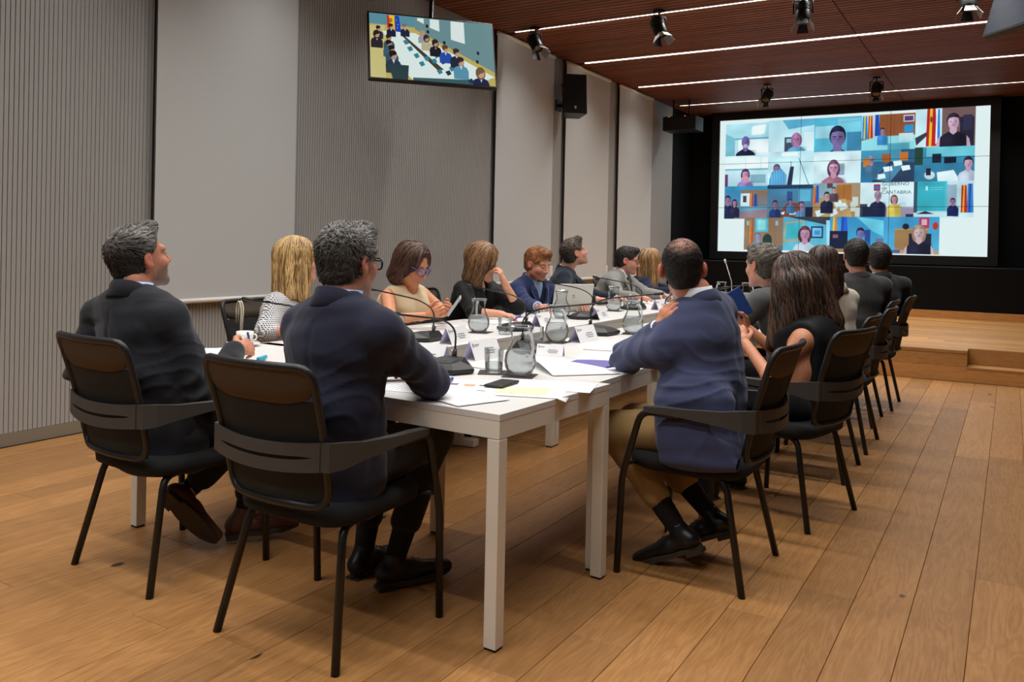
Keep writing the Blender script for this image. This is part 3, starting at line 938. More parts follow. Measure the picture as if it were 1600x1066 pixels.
    t.rect(0, 0, 1, .12, (44, 70, 96)); t.line(.1, .1, .9, .04, 5, (30, 46, 66)); t.rect(.44, .2, .56, .5, (50, 84, 140)); t.rect(.7, .15, .95, .5, (96, 180, 206)); t.poly([(.2, 1), (.45, .55), (.7, .55), (.9, 1)], (130, 70, 60)); t.poly([(.25, .85), (.4, .8), (.38, .9)], (226, 240, 244)); t.rect(.5, .82, .7, .9, (220, 238, 242))
    t.person(.18, .48, .2, (40, 40, 60), (150, 110, 140), (34, 60, 110)); t.person(.52, .44, .14, (40, 40, 60), (150, 110, 140), (60, 120, 170)); t.person(.76, .52, .2, (60, 50, 70), (160, 120, 150), (90, 130, 170)); t.rect(.84, .68, 1, 1, (30, 40, 60)); t.done()
    t = T(cx[2], cx[3], 0.495, 0.745, (176, 150, 120), (170, 130, 90))
    t.rect(0, 0, .5, .42, (140, 170, 180)); t.flag(.0, .1, .05, .5, [(200, 60, 40), (236, 180, 50), (200, 60, 40)]); t.flag(.07, .06, .05, .5, [(40, 70, 160), (50, 90, 180)]); t.rect(.3, .0, .42, .14, (90, 70, 70)); t.rect(.5, .05, .82, .5, (170, 110, 56)); t.line(.66, .05, .66, .5, 2, (120, 74, 36)); t.poly([(.05, 1), (.35, .5), (.7, .45), (.85, 1)], (196, 160, 104))
    for a, b in ((.05, .8), (.2, .7), (.45, .55), (.55, .62), (.35, .78)): t.poly([(a, b), (a + .14, b - .06), (a + .2, b + .08), (a + .05, b + .18)], (226, 240, 240))
    for a, b in ((.84, .4), (.9, .7), (.8, .55)): t.rect(a, b, a + .12, b + .26, (206, 216, 206))
    t.person(.3, .26, .2, (40, 34, 44), (190, 150, 150), (34, 40, 66)); t.person(.45, .12, .14, (60, 40, 40), (190, 150, 150), (90, 70, 80)); t.done()
    t = T(cx[3], cx[4], 0.495, 0.74, (224, 244, 246), (216, 238, 242))
    t.rect(.42, .72, 1, 1, (150, 140, 160)); t.poly([(.42, .8), (.6, .7), (1, .72), (1, 1), (.5, 1)], (160, 150, 170)); t.rect(0, .62, .14, 1, (60, 70, 90)); t.rect(.05, .7, .3, 1, (36, 44, 66)); t.rect(.86, .9, 1, 1, (50, 54, 80)); t.rect(.7, .58, .86, .68, (196, 222, 230))
    t.rect(.26, .06, .38, .24, (180, 40, 50)); t.rect(.28, .1, .36, .2, (60, 120, 190))
    t.person(.34, .26, .24, (130, 136, 150), (170, 130, 150), (34, 40, 72)); t.person(.64, .38, .2, (110, 70, 60), (200, 150, 160), (216, 190, 90), long=True); t.done()
    t = T(cx[4], cx[5], 0.495, 0.74, (196, 220, 224), (190, 226, 232))
    t.rect(0, 0, .06, 1, (60, 90, 110)); t.rect(.06, .0, .56, .82, (70, 190, 200)); t.rect(.06, .03, .52, .8, (60, 178, 192)); t.rect(.2, .13, .24, .25, (190, 236, 238)); t.line(.28, .17, .5, .17, 2, (180, 232, 236)); t.line(.28, .23, .48, .23, 2, (160, 226, 230))
    t.rect(.56, .1, .72, .8, (150, 176, 190)); t.flag(.8, .12, .08, .78, [(190, 44, 44), (236, 186, 40), (190, 44, 44)]); t.flag(.9, .08, .08, .8, [(60, 130, 200), (40, 70, 160), (60, 130, 200)]); t.rect(.0, .86, 1, 1, (206, 236, 238)); t.poly([(.05, .9), (.2, .82), (.35, .9)], (40, 50, 70))
    t.person(.66, .48, .16, (50, 40, 60), (160, 110, 140), (30, 40, 90)); t.done()
    # row 4: four tiles, centred
    c4 = [0.112, 0.272, 0.452, 0.65, 0.842]
    t = T(c4[0], c4[1], 0.742, 0.985, (150, 116, 86), (160, 130, 106))
    for k in range(6): t.line(.1 + k * .17, 0, .1 + k * .17, .8, 1.2, (130, 98, 72))
    t.rect(.28, .02, .62, .44, (90, 190, 206)); t.rect(.34, .08, .56, .38, (150, 220, 222)); t.rect(.06, .1, .13, .24, (140, 190, 210)); t.rect(.8, .1, .87, .24, (140, 190, 210)); t.flag(.15, .05, .06, .75, [(230, 180, 50), (190, 50, 50), (230, 180, 50), (190, 50, 50)]); t.ell(.6, .7, .12, .2, (40, 66, 60)); t.rect(.1, .86, 1, 1, (110, 120, 140))
    t.person(.36, .48, .22, (90, 100, 130), (150, 150, 190), (60, 160, 210)); t.done()
    t = T(c4[1], c4[2], 0.735, 0.985, (80, 176, 206), (110, 200, 220))
    t.poly([(.1, 0), (1, 0), (1, .25)], (60, 66, 76)); t.poly([(.05, .15), (.45, .1), (.42, .7), (0, .75)], (190, 170, 130)); t.poly([(.08, .2), (.42, .15), (.4, .64), (.04, .68)], (70, 190, 204)); t.rect(.6, .28, .86, .62, (40, 60, 96)); t.rect(.63, .32, .83, .58, (120, 200, 230)); t.rect(.67, .4, .79, .52, (70, 150, 210)); t.poly([(.92, .1), (1, .1), (1, 1), (.95, 1)], (170, 220, 230))
    t.person(.47, .3, .38, (90, 52, 60), (200, 150, 180), (200, 220, 230), long=True); t.done()
    t = T(c4[2], c4[3], 0.735, 0.99, (60, 150, 200), (80, 180, 216))
    t.poly([(.5, .0), (1, .1), (1, .55), (.8, .4)], (110, 206, 226)); t.flag(.06, .0, .07, .45, [(236, 190, 60), (200, 130, 80)]); t.flag(.22, .0, .1, .45, [(40, 80, 190), (50, 100, 210)]); t.rect(.0, .4, .34, .9, (30, 40, 66)); t.rect(.06, .5, .16, .6, (150, 90, 110)); t.rect(.66, .36, .76, .8, (50, 80, 150)); t.rect(.86, .6, 1, .85, (120, 120, 150)); t.rect(0, .9, 1, 1, (170, 130, 90))
    t.person(.58, .32, .27, (40, 34, 50), (120, 120, 180), (70, 150, 210)); t.done()
    t = T(c4[3], c4[4], 0.735, 0.992, (70, 160, 206), (90, 180, 216))
    t.rect(.2, .32, .8, 1, (170, 128, 84)); t.rect(.2, .32, .8, .36, (196, 150, 100)); t.rect(.0, .9, 1, 1, (190, 160, 120)); t.rect(.64, .02, .82, .3, (190, 60, 96)); t.rect(.68, .06, .78, .22, (230, 180, 190)); t.ell(.4, .26, .06, .08, (40, 44, 56)); t.ell(.93, .24, .05, .1, (196, 60, 50)); t.rect(.46, .45, .86, 1, (40, 44, 60)); t.rect(.02, .9, .3, .98, (60, 100, 160))
    t.person(.64, .24, .36, (160, 130, 110), (214, 180, 180), (36, 36, 60), long=True, arms=True); t.done()
    return cv.image('video_call_grid')


def tv_picture():
    W, H = 960, 540
    cv = Canvas(W, H, (96, 150, 160)); cv.grad(0, 0, W, H, (92, 146, 164), (108, 148, 152))
    S = lambda pts: [((x - 150) / 1290 * W, y) for x, y in pts]
    def q(pts, col, op=1.0): cv.poly([(x * W, y * H) for x, y in pts], col, op)
    q([(0, .17), (.36, .17), (.42, .2), (.6, .32), (1, .75), (1, 1), (0, 1)], (196, 178, 96))
    q([(0, .2), (.12, .18), (.12, 1), (0, 1)], (206, 196, 130))
    q([(.36, 0), (1, 0), (1, .78), (.36, .2)], (110, 146, 150))
    for a, b, c, d in ((.385, .01, .435, .1), (.485, .01, .56, .2), (.655, .01, .765, .36)): q([(a, b), (c, b), (c, d), (a - .005, d - .05)], (226, 240, 236))
    for a, b in ((.45, .1), (.455, .19), (.585, .34), (.86, .46), (.85, .6)): q([(a, b), (a + .02, b + .01), (a + .018, b + .06), (a, b + .05)], (30, 34, 38))
    # flags
    q([(.14, .01), (.2, .01), (.22, .24), (.14, .22)], (196, 50, 40)); q([(.155, .01), (.2, .01), (.2, .24), (.165, .22)], (240, 200, 40)); cv.ell(.17 * W, .09 * H, 12, 20, (190, 110, 50))
    q([(.2, .01), (.235, .01), (.25, .27), (.205, .26)], (30, 70, 190))
    for a, b in ((.215, .08), (.225, .15), (.22, .2)): cv.ell(a * W, b * H, 3, 4, (240, 220, 90))
    # table
    q([(.1, .27), (.36, .26), (1.0, .86), (.96, .88), (.88, 1), (.33, 1), (.25, .86), (.16, .45)], (226, 242, 238))
    q([(.255, .325), (.275, .32), (.58, .80), (.53, .82)], (70, 66, 52))
    q([(.33, .96), (.87, .92), (.87, 1), (.33, 1)], (60, 96, 100))
    for a, b in ((.26, .4), (.29, .5), (.34, .6), (.38, .72), (.45, .47), (.5, .57), (.55, .66), (.62, .76), (.48, .66), (.42, .63), (.59, .83), (.64, .72), (.52, .82), (.77, .93)):
        q([(a, b), (a + .035, b - .03), (a + .05, b + .03), (a + .02, b + .06)], (60, 130, 150) if (a * 100) % 2 < 1 else (40, 60, 72))
    def man(x, y, s, hair, skin, body, longh=False, face=True):
        hw, hh = s * .30 * H / W, s * .42
        q([(x - hw * 2.1, y + s * 2.1), (x - hw * 2.15, y + s * 1.35), (x - hw * 1.7, y + s * 1.02), (x - hw * .5, y + s * .85), (x + hw * .5, y + s * .85), (x + hw * 1.7, y + s * 1.02), (x + hw * 2.15, y + s * 1.35), (x + hw * 2.1, y + s * 2.1)], body)
        q([(x - hw * .4, y + s * .86), (x + hw * .5, y + s * .86), (x + hw * .1, y + s * 1.25)], (206, 210, 214))
        if longh: cv.ell(x * W, (y + hh * 1.15) * H, hw * W * 1.25, hh * H * 1.25, hair)
        cv.ell((x + hw * .1) * W, (y + hh * 1.1) * H, hw * W * .92, hh * H * .98, skin)
        cv.ell((x - hw * .1) * W, (y + hh * .62) * H, hw * W * 1.05, hh * H * .55, hair)
        cv.ell((x - hw * .6) * W, (y + hh * .95) * H, hw * W * .45, hh * H * .6, hair)
    for x, y, s, h_, sk, b, lg in ((.07, .19, .1, (40, 34, 34), (190, 150, 130), (40, 44, 60), 0), (.055, .27, .13, (44, 34, 34), (196, 150, 130), (44, 40, 44), 1),
        (.17, .14, .1, (44, 36, 34), (196, 150, 130), (30, 34, 60), 0), (.28, .12, .1, (130, 110, 100), (206, 160, 140), (34, 40, 66), 0),
        (.15, .31, .12, (40, 36, 36), (180, 140, 120), (66, 90, 100), 0), (.15, .4, .13, (36, 30, 30), (180, 140, 120), (64, 96, 116), 0), (.17, .48, .14, (34, 30, 30), (186, 146, 126), (56, 84, 104), 0),
        (.18, .56, .17, (34, 28, 28), (190, 150, 130), (40, 60, 74), 0), (.42, .2, .1, (170, 150, 120), (196, 150, 130), (150, 160, 170), 1), (.45, .27, .12, (66, 46, 40), (196, 150, 130), (190, 180, 150), 1),
        (.52, .33, .13, (50, 38, 34), (196, 150, 130), (34, 34, 40), 1), (.6, .4, .14, (96, 66, 50), (200, 156, 130), (40, 80, 170), 0), (.69, .44, .15, (60, 50, 44), (200, 156, 130), (34, 44, 64), 0),
        (.72, .57, .17, (50, 44, 44), (196, 156, 136), (90, 150, 176), 0), (.88, .72, .19, (120, 90, 60), (206, 160, 140), (34, 38, 76), 1)):
        man(x, y, s, h_, sk, b, lg)
    q([(.14, .78), (.3, .78), (.29, 1), (.17, 1)], (44, 66, 70))
    return cv.image('room_camera_view')

def screen_material(name, im, strength):
    m = bpy.data.materials.new(name); m.use_nodes = True
    nt = m.node_tree; nt.nodes.clear()
    uv = nt.nodes.new('ShaderNodeUVMap'); uv.uv_map = 'UVMap'
    tx = nt.nodes.new('ShaderNodeTexImage'); tx.image = im
    nt.links.new(uv.outputs[0], tx.inputs[0])
    e = nt.nodes.new('ShaderNodeEmission'); e.inputs[1].default_value = strength
    nt.links.new(tx.outputs[0], e.inputs[0])
    g = nt.nodes.new('ShaderNodeBsdfGlossy'); g.inputs['Roughness'].default_value = 0.25; g.inputs[0].default_value = (0.02, 0.02, 0.02, 1)
    ad = nt.nodes.new('ShaderNodeAddShader'); nt.links.new(e.outputs[0], ad.inputs[0]); nt.links.new(g.outputs[0], ad.inputs[1])
    o = nt.nodes.new('ShaderNodeOutputMaterial'); nt.links.new(ad.outputs[0], o.inputs[0])
    return m

def quad_uv(name, mat_, parent, corners, uvs):
    """corners: bl br tr tl; uv (u0,v0,u1,v1)"""
    me = bpy.data.meshes.new(name)
    me.from_pydata([tuple(c) for c in corners], [], [(0, 1, 2, 3)])
    lay = me.uv_layers.new(name='UVMap')
    u0, v0, u1, v1 = uvs
    for i, t in enumerate(((u0, v0), (u1, v0), (u1, v1), (u0, v1))):
        lay.data[i].uv = t
    me.materials.append(mat_)
    return link(name, me, parent)

# video wall: three by three panels in a black frame
VY = 14.92
sc = VY / 11.0
vx0, vx1, vz0, vz1 = -3.379 * sc, -0.243 * sc, 1.27 - 0.036 * sc, 1.27 + 1.701 * sc
vw = empty('video_wall', ((vx0 + vx1) / 2, VY, vz0), 0, 'big video wall showing a grid of video-call pictures above the stage', 'video wall')
wm = screen_material('video_wall_picture', wall_picture(), WALL_SCREEN)
w, h = (vx1 - vx0), (vz1 - vz0)
for iy in range(3):
    for ix in range(3):
        g = 0.003
        xa, xb = -w / 2 + w * ix / 3 + g, -w / 2 + w * (ix + 1) / 3 - g
        za, zb = h * iy / 3 + g, h * (iy + 1) / 3 - g
        p = quad_uv('screen_panel', wm, vw, [(xa, -0.002, za), (xb, -0.002, za), (xb, -0.002, zb), (xa, -0.002, zb)], (ix / 3, iy / 3, (ix + 1) / 3, (iy + 1) / 3))
        MB().box((xa - g + .0005, 0, za - g + .0005), (xb + g - .0005, 0.07, zb + g - .0005)).build('panel_case', M['black_plastic'], p)
b = 0.14
MB().box((-w / 2 - b, -0.03, -b), (w / 2 + b, 0.15, 0)).box((-w / 2 - b, -0.03, h), (w / 2 + b, 0.15, h + b)).box((-w / 2 - b, -0.03, 0), (-w / 2, 0.15, h)).box((w / 2, -0.03, 0), (w / 2 + b, 0.15, h)).build('frame', M['black_trim'], vw)
# lettering in one of the call pictures
def lettering(text, size, loc, parent, m):
    cu = bpy.data.curves.new('lettering', 'FONT')
    cu.body = text; cu.size = size; cu.extrude = 0.0005; cu.align_x = 'LEFT'
    o = bpy.data.objects.new('lettering', cu); COL.objects.link(o); o.parent = parent
    o.location = loc; o.rotation_euler = (PI / 2, 0, 0)
    cu.materials.append(m)
    return o
M['screen_ink'] = emission('screen_ink', srgb(44, 70, 84), 1.0)
lx = -w / 2 + w * 0.640
for k, tx in enumerate(('GOBIERNO', 'de', 'CANTABRIA')):
    lettering(tx, 0.080, (lx, -0.004, h * (0.482 - 0.029 * k)), vw, M['screen_ink'])

# hanging television (and its twin across the room)
tvp = tv_picture()
def television(loc, yaw, tilt, wid, label, m, rod):
    r = empty('hanging_television', loc, yaw, label, 'television')
    hh = wid * 9 / 16
    R = Matrix.Rotation(tilt, 3, 'X')
    bz = 0.014
    MB().box((-wid / 2 - bz, 0.0, -hh / 2 - bz), (wid / 2 + bz, 0.05, hh / 2 + bz), bev=0.004, rot=R).build('casing', M['black_trim'], r)
    quad_uv('screen', m, r, [R @ Vector(c) for c in ((-wid / 2, -0.002, -hh / 2), (wid / 2, -0.002, -hh / 2), (wid / 2, -0.002, hh / 2), (-wid / 2, -0.002, hh / 2))], (0, 0, 1, 1))
    mk = MB().box((-0.035, -0.003, -hh / 2 - bz + 0.003), (0.035, -0.0005, -hh / 2 - 0.005), rot=R); mk.build('badge', M['chrome'], r)
    MB().box((-0.15, 0.05, -0.12), (0.15, 0.09, 0.12), rot=R).build('mount_plate', M['black_plastic'], r)
    top = CEIL - loc[2]
    MB().tube([(0, 0.11, top), (0, 0.11, 0.0), (0, 0.06, -0.02)], 0.02, n=10).box((-0.08, 0.05, top - 0.02), (0.08, 0.17, top)).build('ceiling_pole', M['black_plastic'], r)
    return r
TK = 1.10 / 1.24
television((-4.937 * TK, 6.663 * TK, 1.27 + 1.898 * TK), 0.843, -0.304, 1.10, 'tilted television by the slat wall showing the meeting from above',
           screen_material('room_view_picture', tvp, 0.85), True)
cv2 = Canvas(320, 180, (120, 128, 146)); cv2.grad(0, 0, 320, 180, (126, 132, 150), (112, 120, 140))
for k in range(7): cv2.rect(90 + k * 32, 0, 106 + k * 32, 60 + (k * 37) % 50, (96, 112, 116) if k % 2 else (76, 108, 160))
television((0.25, 5.63, 2.93), -0.86, -0.304, 1.10, 'television seen edge-on above the right end of a ceiling light', screen_material('pale_slide_picture', cv2.image('pale_slide'), 0.28), True)

# loudspeaker on a wall bracket
r = empty('wall_loudspeaker', (-4.90, 9.66, 3.19), math.radians(38), 'black loudspeaker tilted on a wall bracket between two blinds', 'loudspeaker')
R = Matrix.Rotation(-0.16, 3, 'X')
m = MB()
m.add([R @ Vector(p) for p in ((-.15, -.12, -.26), (.15, -.12, -.26), (.10, .14, -.25), (-.10, .14, -.25), (-.15, -.12, .26), (.15, -.12, .26), (.10, .14, .25), (-.10, .14, .25))],
      [(0, 3, 2, 1), (4, 5, 6, 7), (0, 1, 5, 4), (1, 2, 6, 5), (2, 3, 7, 6), (3, 0, 4, 7)])
m.build('cabinet', M['black_plastic'], r)
MB().box((-.14, -.128, -.245), (.14, -.12, .245), bev=0.003, rot=R).build('grille', M['chair_mesh'], r)
MB().box((-.012, -.131, -.20), (.012, -.127, -.165), rot=R).build('badge', M['white_plate'], r)
RB = Matrix.Rotation(-math.radians(38), 3, 'Z')
MB().tube([(0, 0.13, -0.10), RB @ Vector((-0.215, 0.02, -0.10))], 0.02, n=8).box((-0.232, -0.05, -0.17), (-0.215, 0.09, -0.03), rot=RB).build('bracket', M['black_plastic'], r)
MB().tube(bez((0.0, 0.13, 0.10), (0, 0.22, -0.02), RB @ Vector((-0.225, 0.10, 0.2))), 0.006, n=6).build('cable', M['black_trim'], r)

# dark box loudspeaker in the black corner
r = empty('corner_loudspeaker', (-4.71, 13.3, 3.305), 0, 'dark rectangular loudspeaker in the black corner beside the video wall', 'loudspeaker')
MB().box((-0.28, -0.2, -0.115), (0.28, 0.2, 0.115), bev=0.01).build('cabinet', M['black_trim'], r)
MB().box((-0.26, -0.206, -0.1), (0.26, -0.2, 0.1)).build('grille', M['chair_mesh'], r)
for k, x in enumerate((-0.17, 0.10)):
    MB().tube([(x, 0, 0.115), (x, 0, CEIL - 3.305)], 0.012, n=8).build('hanger', M['black_plastic'], r)
    MB().box((x - 0.012, -0.204, 0.104), (x + 0.012, -0.198, 0.114)).build('status_light', M['orange_led'], r)

# theatre spotlights under the ceiling
def spotlight(loc, yaw, tilt, label, toward):
    r = empty('stage_spotlight', loc, yaw, label, 'spotlight', 'black theatre spotlights under the ceiling')
    MB().box((-0.06, -0.06, -0.03), (0.06, 0.06, 0), bev=0.006).tube([(0, 0, -0.03), (0, 0, -0.09)], 0.012, n=8).build('ceiling_clamp', M['spot_black'], r)
    MB().tube(rounded([(-0.12, 0, -0.27), (-0.12, 0, -0.09), (0.12, 0, -0.09), (0.12, 0, -0.27)], 0.03, 3), 0.011, n=8).build('yoke', M['spot_black'], r)
    R = Matrix.Rotation(tilt, 3, 'X')
    c = Vector((0, 0, -0.25))
    m = MB()
    prof = [(0.0, 0.17), (0.06, 0.165), (0.085, 0.13), (0.09, 0.05), (0.095, 0.0), (0.095, -0.10), (0.088, -0.11), (0.088, -0.135), (0.07, -0.135), (0.065, -0.11)]
    k0 = len(m.v); m.lathe(prof, n=18)
    for i in range(5):
        m.lathe([(0.092, 0.02 + i * 0.022), (0.102, 0.023 + i * 0.022), (0.102, 0.029 + i * 0.022), (0.092, 0.032 + i * 0.022)], n=18)
    m.v = [tuple(R @ Vector(p) + c) for p in m.v]
    m.build('lamp_body', M['spot_black'], r)
    m = MB().lathe([(0.0, -0.108), (0.04, -0.114), (0.07, -0.108)], n=18); m.v = [tuple(R @ Vector(p) + c) for p in m.v]
    m.build('lens', M['spot_lens'], r)
    for s, ax in ((1, 'x'), (-1, 'x'), (1, 'y'), (-1, 'y')):
        m = MB()
        if ax == 'x':
            m.add([(s * .075, -.05, -.14), (s * .075, .05, -.14), (s * .14, .075, -.25), (s * .14, -.075, -.25), (s * .079, -.05, -.14), (s * .079, .05, -.14), (s * .144, .075, -.25), (s * .144, -.075, -.25)],
                  [(0, 1, 2, 3), (7, 6, 5, 4), (0, 3, 7, 4), (1, 5, 6, 2), (3, 2, 6, 7), (0, 4, 5, 1)])
        else:
            m.add([(-.05, s * .075, -.14), (.05, s * .075, -.14), (.075, s * .12, -.24), (-.075, s * .12, -.24), (-.05, s * .079, -.14), (.05, s * .079, -.14), (.075, s * .124, -.24), (-.075, s * .124, -.24)],
                  [(0, 1, 2, 3), (7, 6, 5, 4), (0, 3, 7, 4), (1, 5, 6, 2), (3, 2, 6, 7), (0, 4, 5, 1)])
        m.v = [tuple(R @ Vector(p) + c) for p in m.v]
        m.build('barn_door', M['spot_grey'] if ax == 'x' else M['spot_black'], r)
    m = MB().tube(bez((0.05, 0, -0.03), (0.2, 0.02, -0.12), (0.03, 0.1, -0.18), 8), 0.006, n=6); m.build('cable', M['black_trim'], r)
    r.scale = (0.72, 0.72, 0.72)
    return r
spotlight((-4.648, 8.19, CEIL), -1.97, 0.65, 'black spotlight at the left end of the nearest ceiling light, white flap lit', 0)
spotlight((-3.176, 8.17, CEIL), -2.1, 0.5, 'black spotlight hanging over the middle of the nearest ceiling light', 0)
spotlight((-1.757, 8.25, CEIL), -2.94, 0.3, 'black spotlight with open grey flaps at the top edge right of centre', 0)
spotlight((-0.381, 8.45, CEIL), -2.94, 0.3, 'black spotlight cut by the top edge beside the edge-on television', 0)
spotlight((-3.164, 12.56, CEIL), PI - 0.2, 0.75, 'small black spotlight with warm lens above the left half of the video wall', 0)
spotlight((-1.680, 12.68, CEIL), PI, 0.75, 'small black spotlight with warm lens above the right half of the video wall', 0)

# ---------------------------------------------------------------- people: signed-distance bodies meshed with surface nets
def vec(*a):
    return np.array(a if len(a) > 1 else a[0], float)
def unit(v):
    v = np.asarray(v, float); return v / (np.linalg.norm(v) + 1e-12)

class Field:
    def __init__(self, lo, hi, h):
        self.h = h; self.lo = np.asarray(lo, float)
        self.n = np.ceil((np.asarray(hi) - self.lo) / h).astype(int) + 1
        self.D = np.full(self.n, 0.5, np.float32)
    def _box(self, lo, hi):
        a = np.clip(np.floor((np.asarray(lo) - self.lo) / self.h).astype(int), 0, self.n)
        b = np.clip(np.ceil((np.asarray(hi) - self.lo) / self.h).astype(int) + 1, 0, self.n)
        if np.any(b <= a): return None, None
        g = [(self.lo[i] + self.h * np.arange(a[i], b[i])).astype(np.float32) for i in range(3)]
        return tuple(slice(a[i], b[i]) for i in range(3)), (g[0][:, None, None], g[1][None, :, None], g[2][None, None, :])
    def _merge(self, sl, d, k, op):
        if sl is None: return
        cur = self.D[sl]
        if op == 'sub':
            d = -d
            hh = np.maximum(k - np.abs(cur - d), 0) / k if k > 0 else 0
            self.D[sl] = np.maximum(cur, d) + (hh * hh * k * .25 if k > 0 else 0)
        else:
            hh = np.maximum(k - np.abs(cur - d), 0) / k if k > 0 else 0
            self.D[sl] = np.minimum(cur, d) - (hh * hh * k * .25 if k > 0 else 0)
    def cap(self, a, b, ra, rb, k=0.02, op='add', pad=0.03):
        a = vec(a); b = vec(b); R = max(ra, rb) + k + pad
        sl, G = self._box(np.minimum(a, b) - R, np.maximum(a, b) + R)
        if sl is None: return self
        ba = b - a; L2 = max(ba @ ba, 1e-9)
        px, py, pz = G[0] - a[0], G[1] - a[1], G[2] - a[2]
        t = np.clip((px * ba[0] + py * ba[1] + pz * ba[2]) / L2, 0, 1)
        d = np.sqrt((px - ba[0] * t) ** 2 + (py - ba[1] * t) ** 2 + (pz - ba[2] * t) ** 2) - (ra + (rb - ra) * t)
        self._merge(sl, d, k, op); return self
    def ecap(self, a, b, r0, r1, ux, k=0.03, op='add', pad=0.03):
        a = vec(a); b = vec(b); ux = unit(ux); R = max(r0 + r1) + k + pad
        sl, G = self._box(np.minimum(a, b) - R, np.maximum(a, b) + R)
        if sl is None: return self
        ba = b - a; L2 = max(ba @ ba, 1e-9)
        px, py, pz = G[0] - a[0], G[1] - a[1], G[2] - a[2]
        t = np.clip((px * ba[0] + py * ba[1] + pz * ba[2]) / L2, 0, 1)
        qx, qy, qz = px - ba[0] * t, py - ba[1] * t, pz - ba[2] * t
        lx = qx * ux[0] + qy * ux[1] + qz * ux[2]
        rest = np.maximum(qx * qx + qy * qy + qz * qz - lx * lx, 0)
        rx = r0[0] + (r1[0] - r0[0]) * t; ry = r0[1] + (r1[1] - r0[1]) * t
        d = (np.sqrt((lx / rx) ** 2 + rest / (ry * ry)) - 1) * np.minimum(rx, ry)
        self._merge(sl, d, k, op); return self
    def ell(self, c, r, R=None, k=0.015, op='add', pad=0.02):
        c = vec(c); m = max(r) + k + pad
        sl, G = self._box(c - m, c + m)
        if sl is None: return self
        px, py, pz = G[0] - c[0], G[1] - c[1], G[2] - c[2]
        if R is None: R = np.eye(3)
        q = [px * R[0, i] + py * R[1, i] + pz * R[2, i] for i in range(3)]
        k0 = np.sqrt((q[0] / r[0]) ** 2 + (q[1] / r[1]) ** 2 + (q[2] / r[2]) ** 2)
        k1 = np.sqrt((q[0] / r[0] ** 2) ** 2 + (q[1] / r[1] ** 2) ** 2 + (q[2] / r[2] ** 2) ** 2)
        d = k0 * (k0 - 1) / np.maximum(k1, 1e-6)
        self._merge(sl, d, k, op); return self
    def half(self, n, p, k=0.01):
        """removes the side n points to"""
        n = unit(n); sl, G = self._box(self.lo, self.lo + self.h * self.n)
        d = (G[0] - p[0]) * n[0] + (G[1] - p[1]) * n[1] + (G[2] - p[2]) * n[2]
        self._merge(sl, -d, k, 'sub'); return self
    def sample(self, P):
        q = np.clip(((P - self.lo) / self.h), 1, self.n - 2.001)
        i = np.floor(q).astype(int); t = (q - i).astype(np.float32); o = 0
        for a in (0, 1):
            for b in (0, 1):
                for c in (0, 1):
                    o = o + self.D[i[:, 0] + a, i[:, 1] + b, i[:, 2] + c] * (t[:, 0] if a else 1 - t[:, 0]) * (t[:, 1] if b else 1 - t[:, 1]) * (t[:, 2] if c else 1 - t[:, 2])
        return o
    def grad(self, P):
        e = self.h
        g = np.stack([self.sample(P + vec(*v)) - self.sample(P - vec(*v)) for v in ((e, 0, 0), (0, e, 0), (0, 0, e))], 1)
        return g / (np.linalg.norm(g, axis=1)[:, None] + 1e-9)
    def mesh(self, smooth=2):
        D = self.D; s = D < 0
        nx, ny, nz = D.shape
        cnt = np.zeros((nx - 1, ny - 1, nz - 1), np.int8)
        for dx in (0, 1):
            for dy in (0, 1):
                for dz in (0, 1):
                    cnt += s[dx:nx - 1 + dx, dy:ny - 1 + dy, dz:nz - 1 + dz]
        I, J, K = np.nonzero((cnt > 0) & (cnt < 8))
        idx = np.full(cnt.shape, -1, np.int64); idx[I, J, K] = np.arange(len(I))
        acc = np.zeros((len(I), 3)); num = np.zeros(len(I))
        cs = [(0, 0, 0), (1, 0, 0), (0, 1, 0), (1, 1, 0), (0, 0, 1), (1, 0, 1), (0, 1, 1), (1, 1, 1)]
        val = [D[I + c[0], J + c[1], K + c[2]].astype(float) for c in cs]
        for a in range(8):
            for b in range(a + 1, 8):
                if sum(abs(cs[a][i] - cs[b][i]) for i in range(3)) != 1: continue
                cr = (val[a] < 0) != (val[b] < 0)
                t = np.where(cr, val[a] / np.where(cr, val[a] - val[b], 1), 0)
                for i in range(3):
                    acc[:, i] += np.where(cr, cs[a][i] + (cs[b][i] - cs[a][i]) * t, 0)
                num += cr
        V = (acc / num[:, None] + np.stack([I, J, K], 1)) * self.h + self.lo
        F = []
        for ax in range(3):
            sl0 = [slice(1, -1)] * 3; sl1 = [slice(1, -1)] * 3
            sl0[ax] = slice(0, -1); sl1[ax] = slice(1, None)
            A, B = s[tuple(sl0)], s[tuple(sl1)]
            for flip, msk in ((False, A & ~B), (True, ~A & B)):
                i, j, k = np.nonzero(msk)
                o = [1, 1, 1]; o[ax] = 0
                g = [i + o[0], j + o[1], k + o[2]]
                u, w = [(1, 2), (2, 0), (0, 1)][ax]
                q = []
                for du, dw in ((-1, -1), (0, -1), (0, 0), (-1, 0)):
                    c = [x.copy() for x in g]; c[u] = c[u] + du; c[w] = c[w] + dw
                    q.append(idx[c[0], c[1], c[2]])
                q = np.stack(q, 1)
                if flip: q = q[:, ::-1]
                F.append(q)
        F = np.concatenate(F)
        F = F[(F >= 0).all(1)]
        for _ in range(smooth):
            S = np.zeros_like(V); c = np.zeros(len(V))
            for a in range(4):
                p, q = F[:, a], F[:, (a + 1) % 4]
                np.add.at(S, p, V[q]); np.add.at(S, q, V[p]); np.add.at(c, p, 1); np.add.at(c, q, 1)
            V = V * 0.4 + 0.6 * S / np.maximum(c, 1)[:, None]
        return V, F

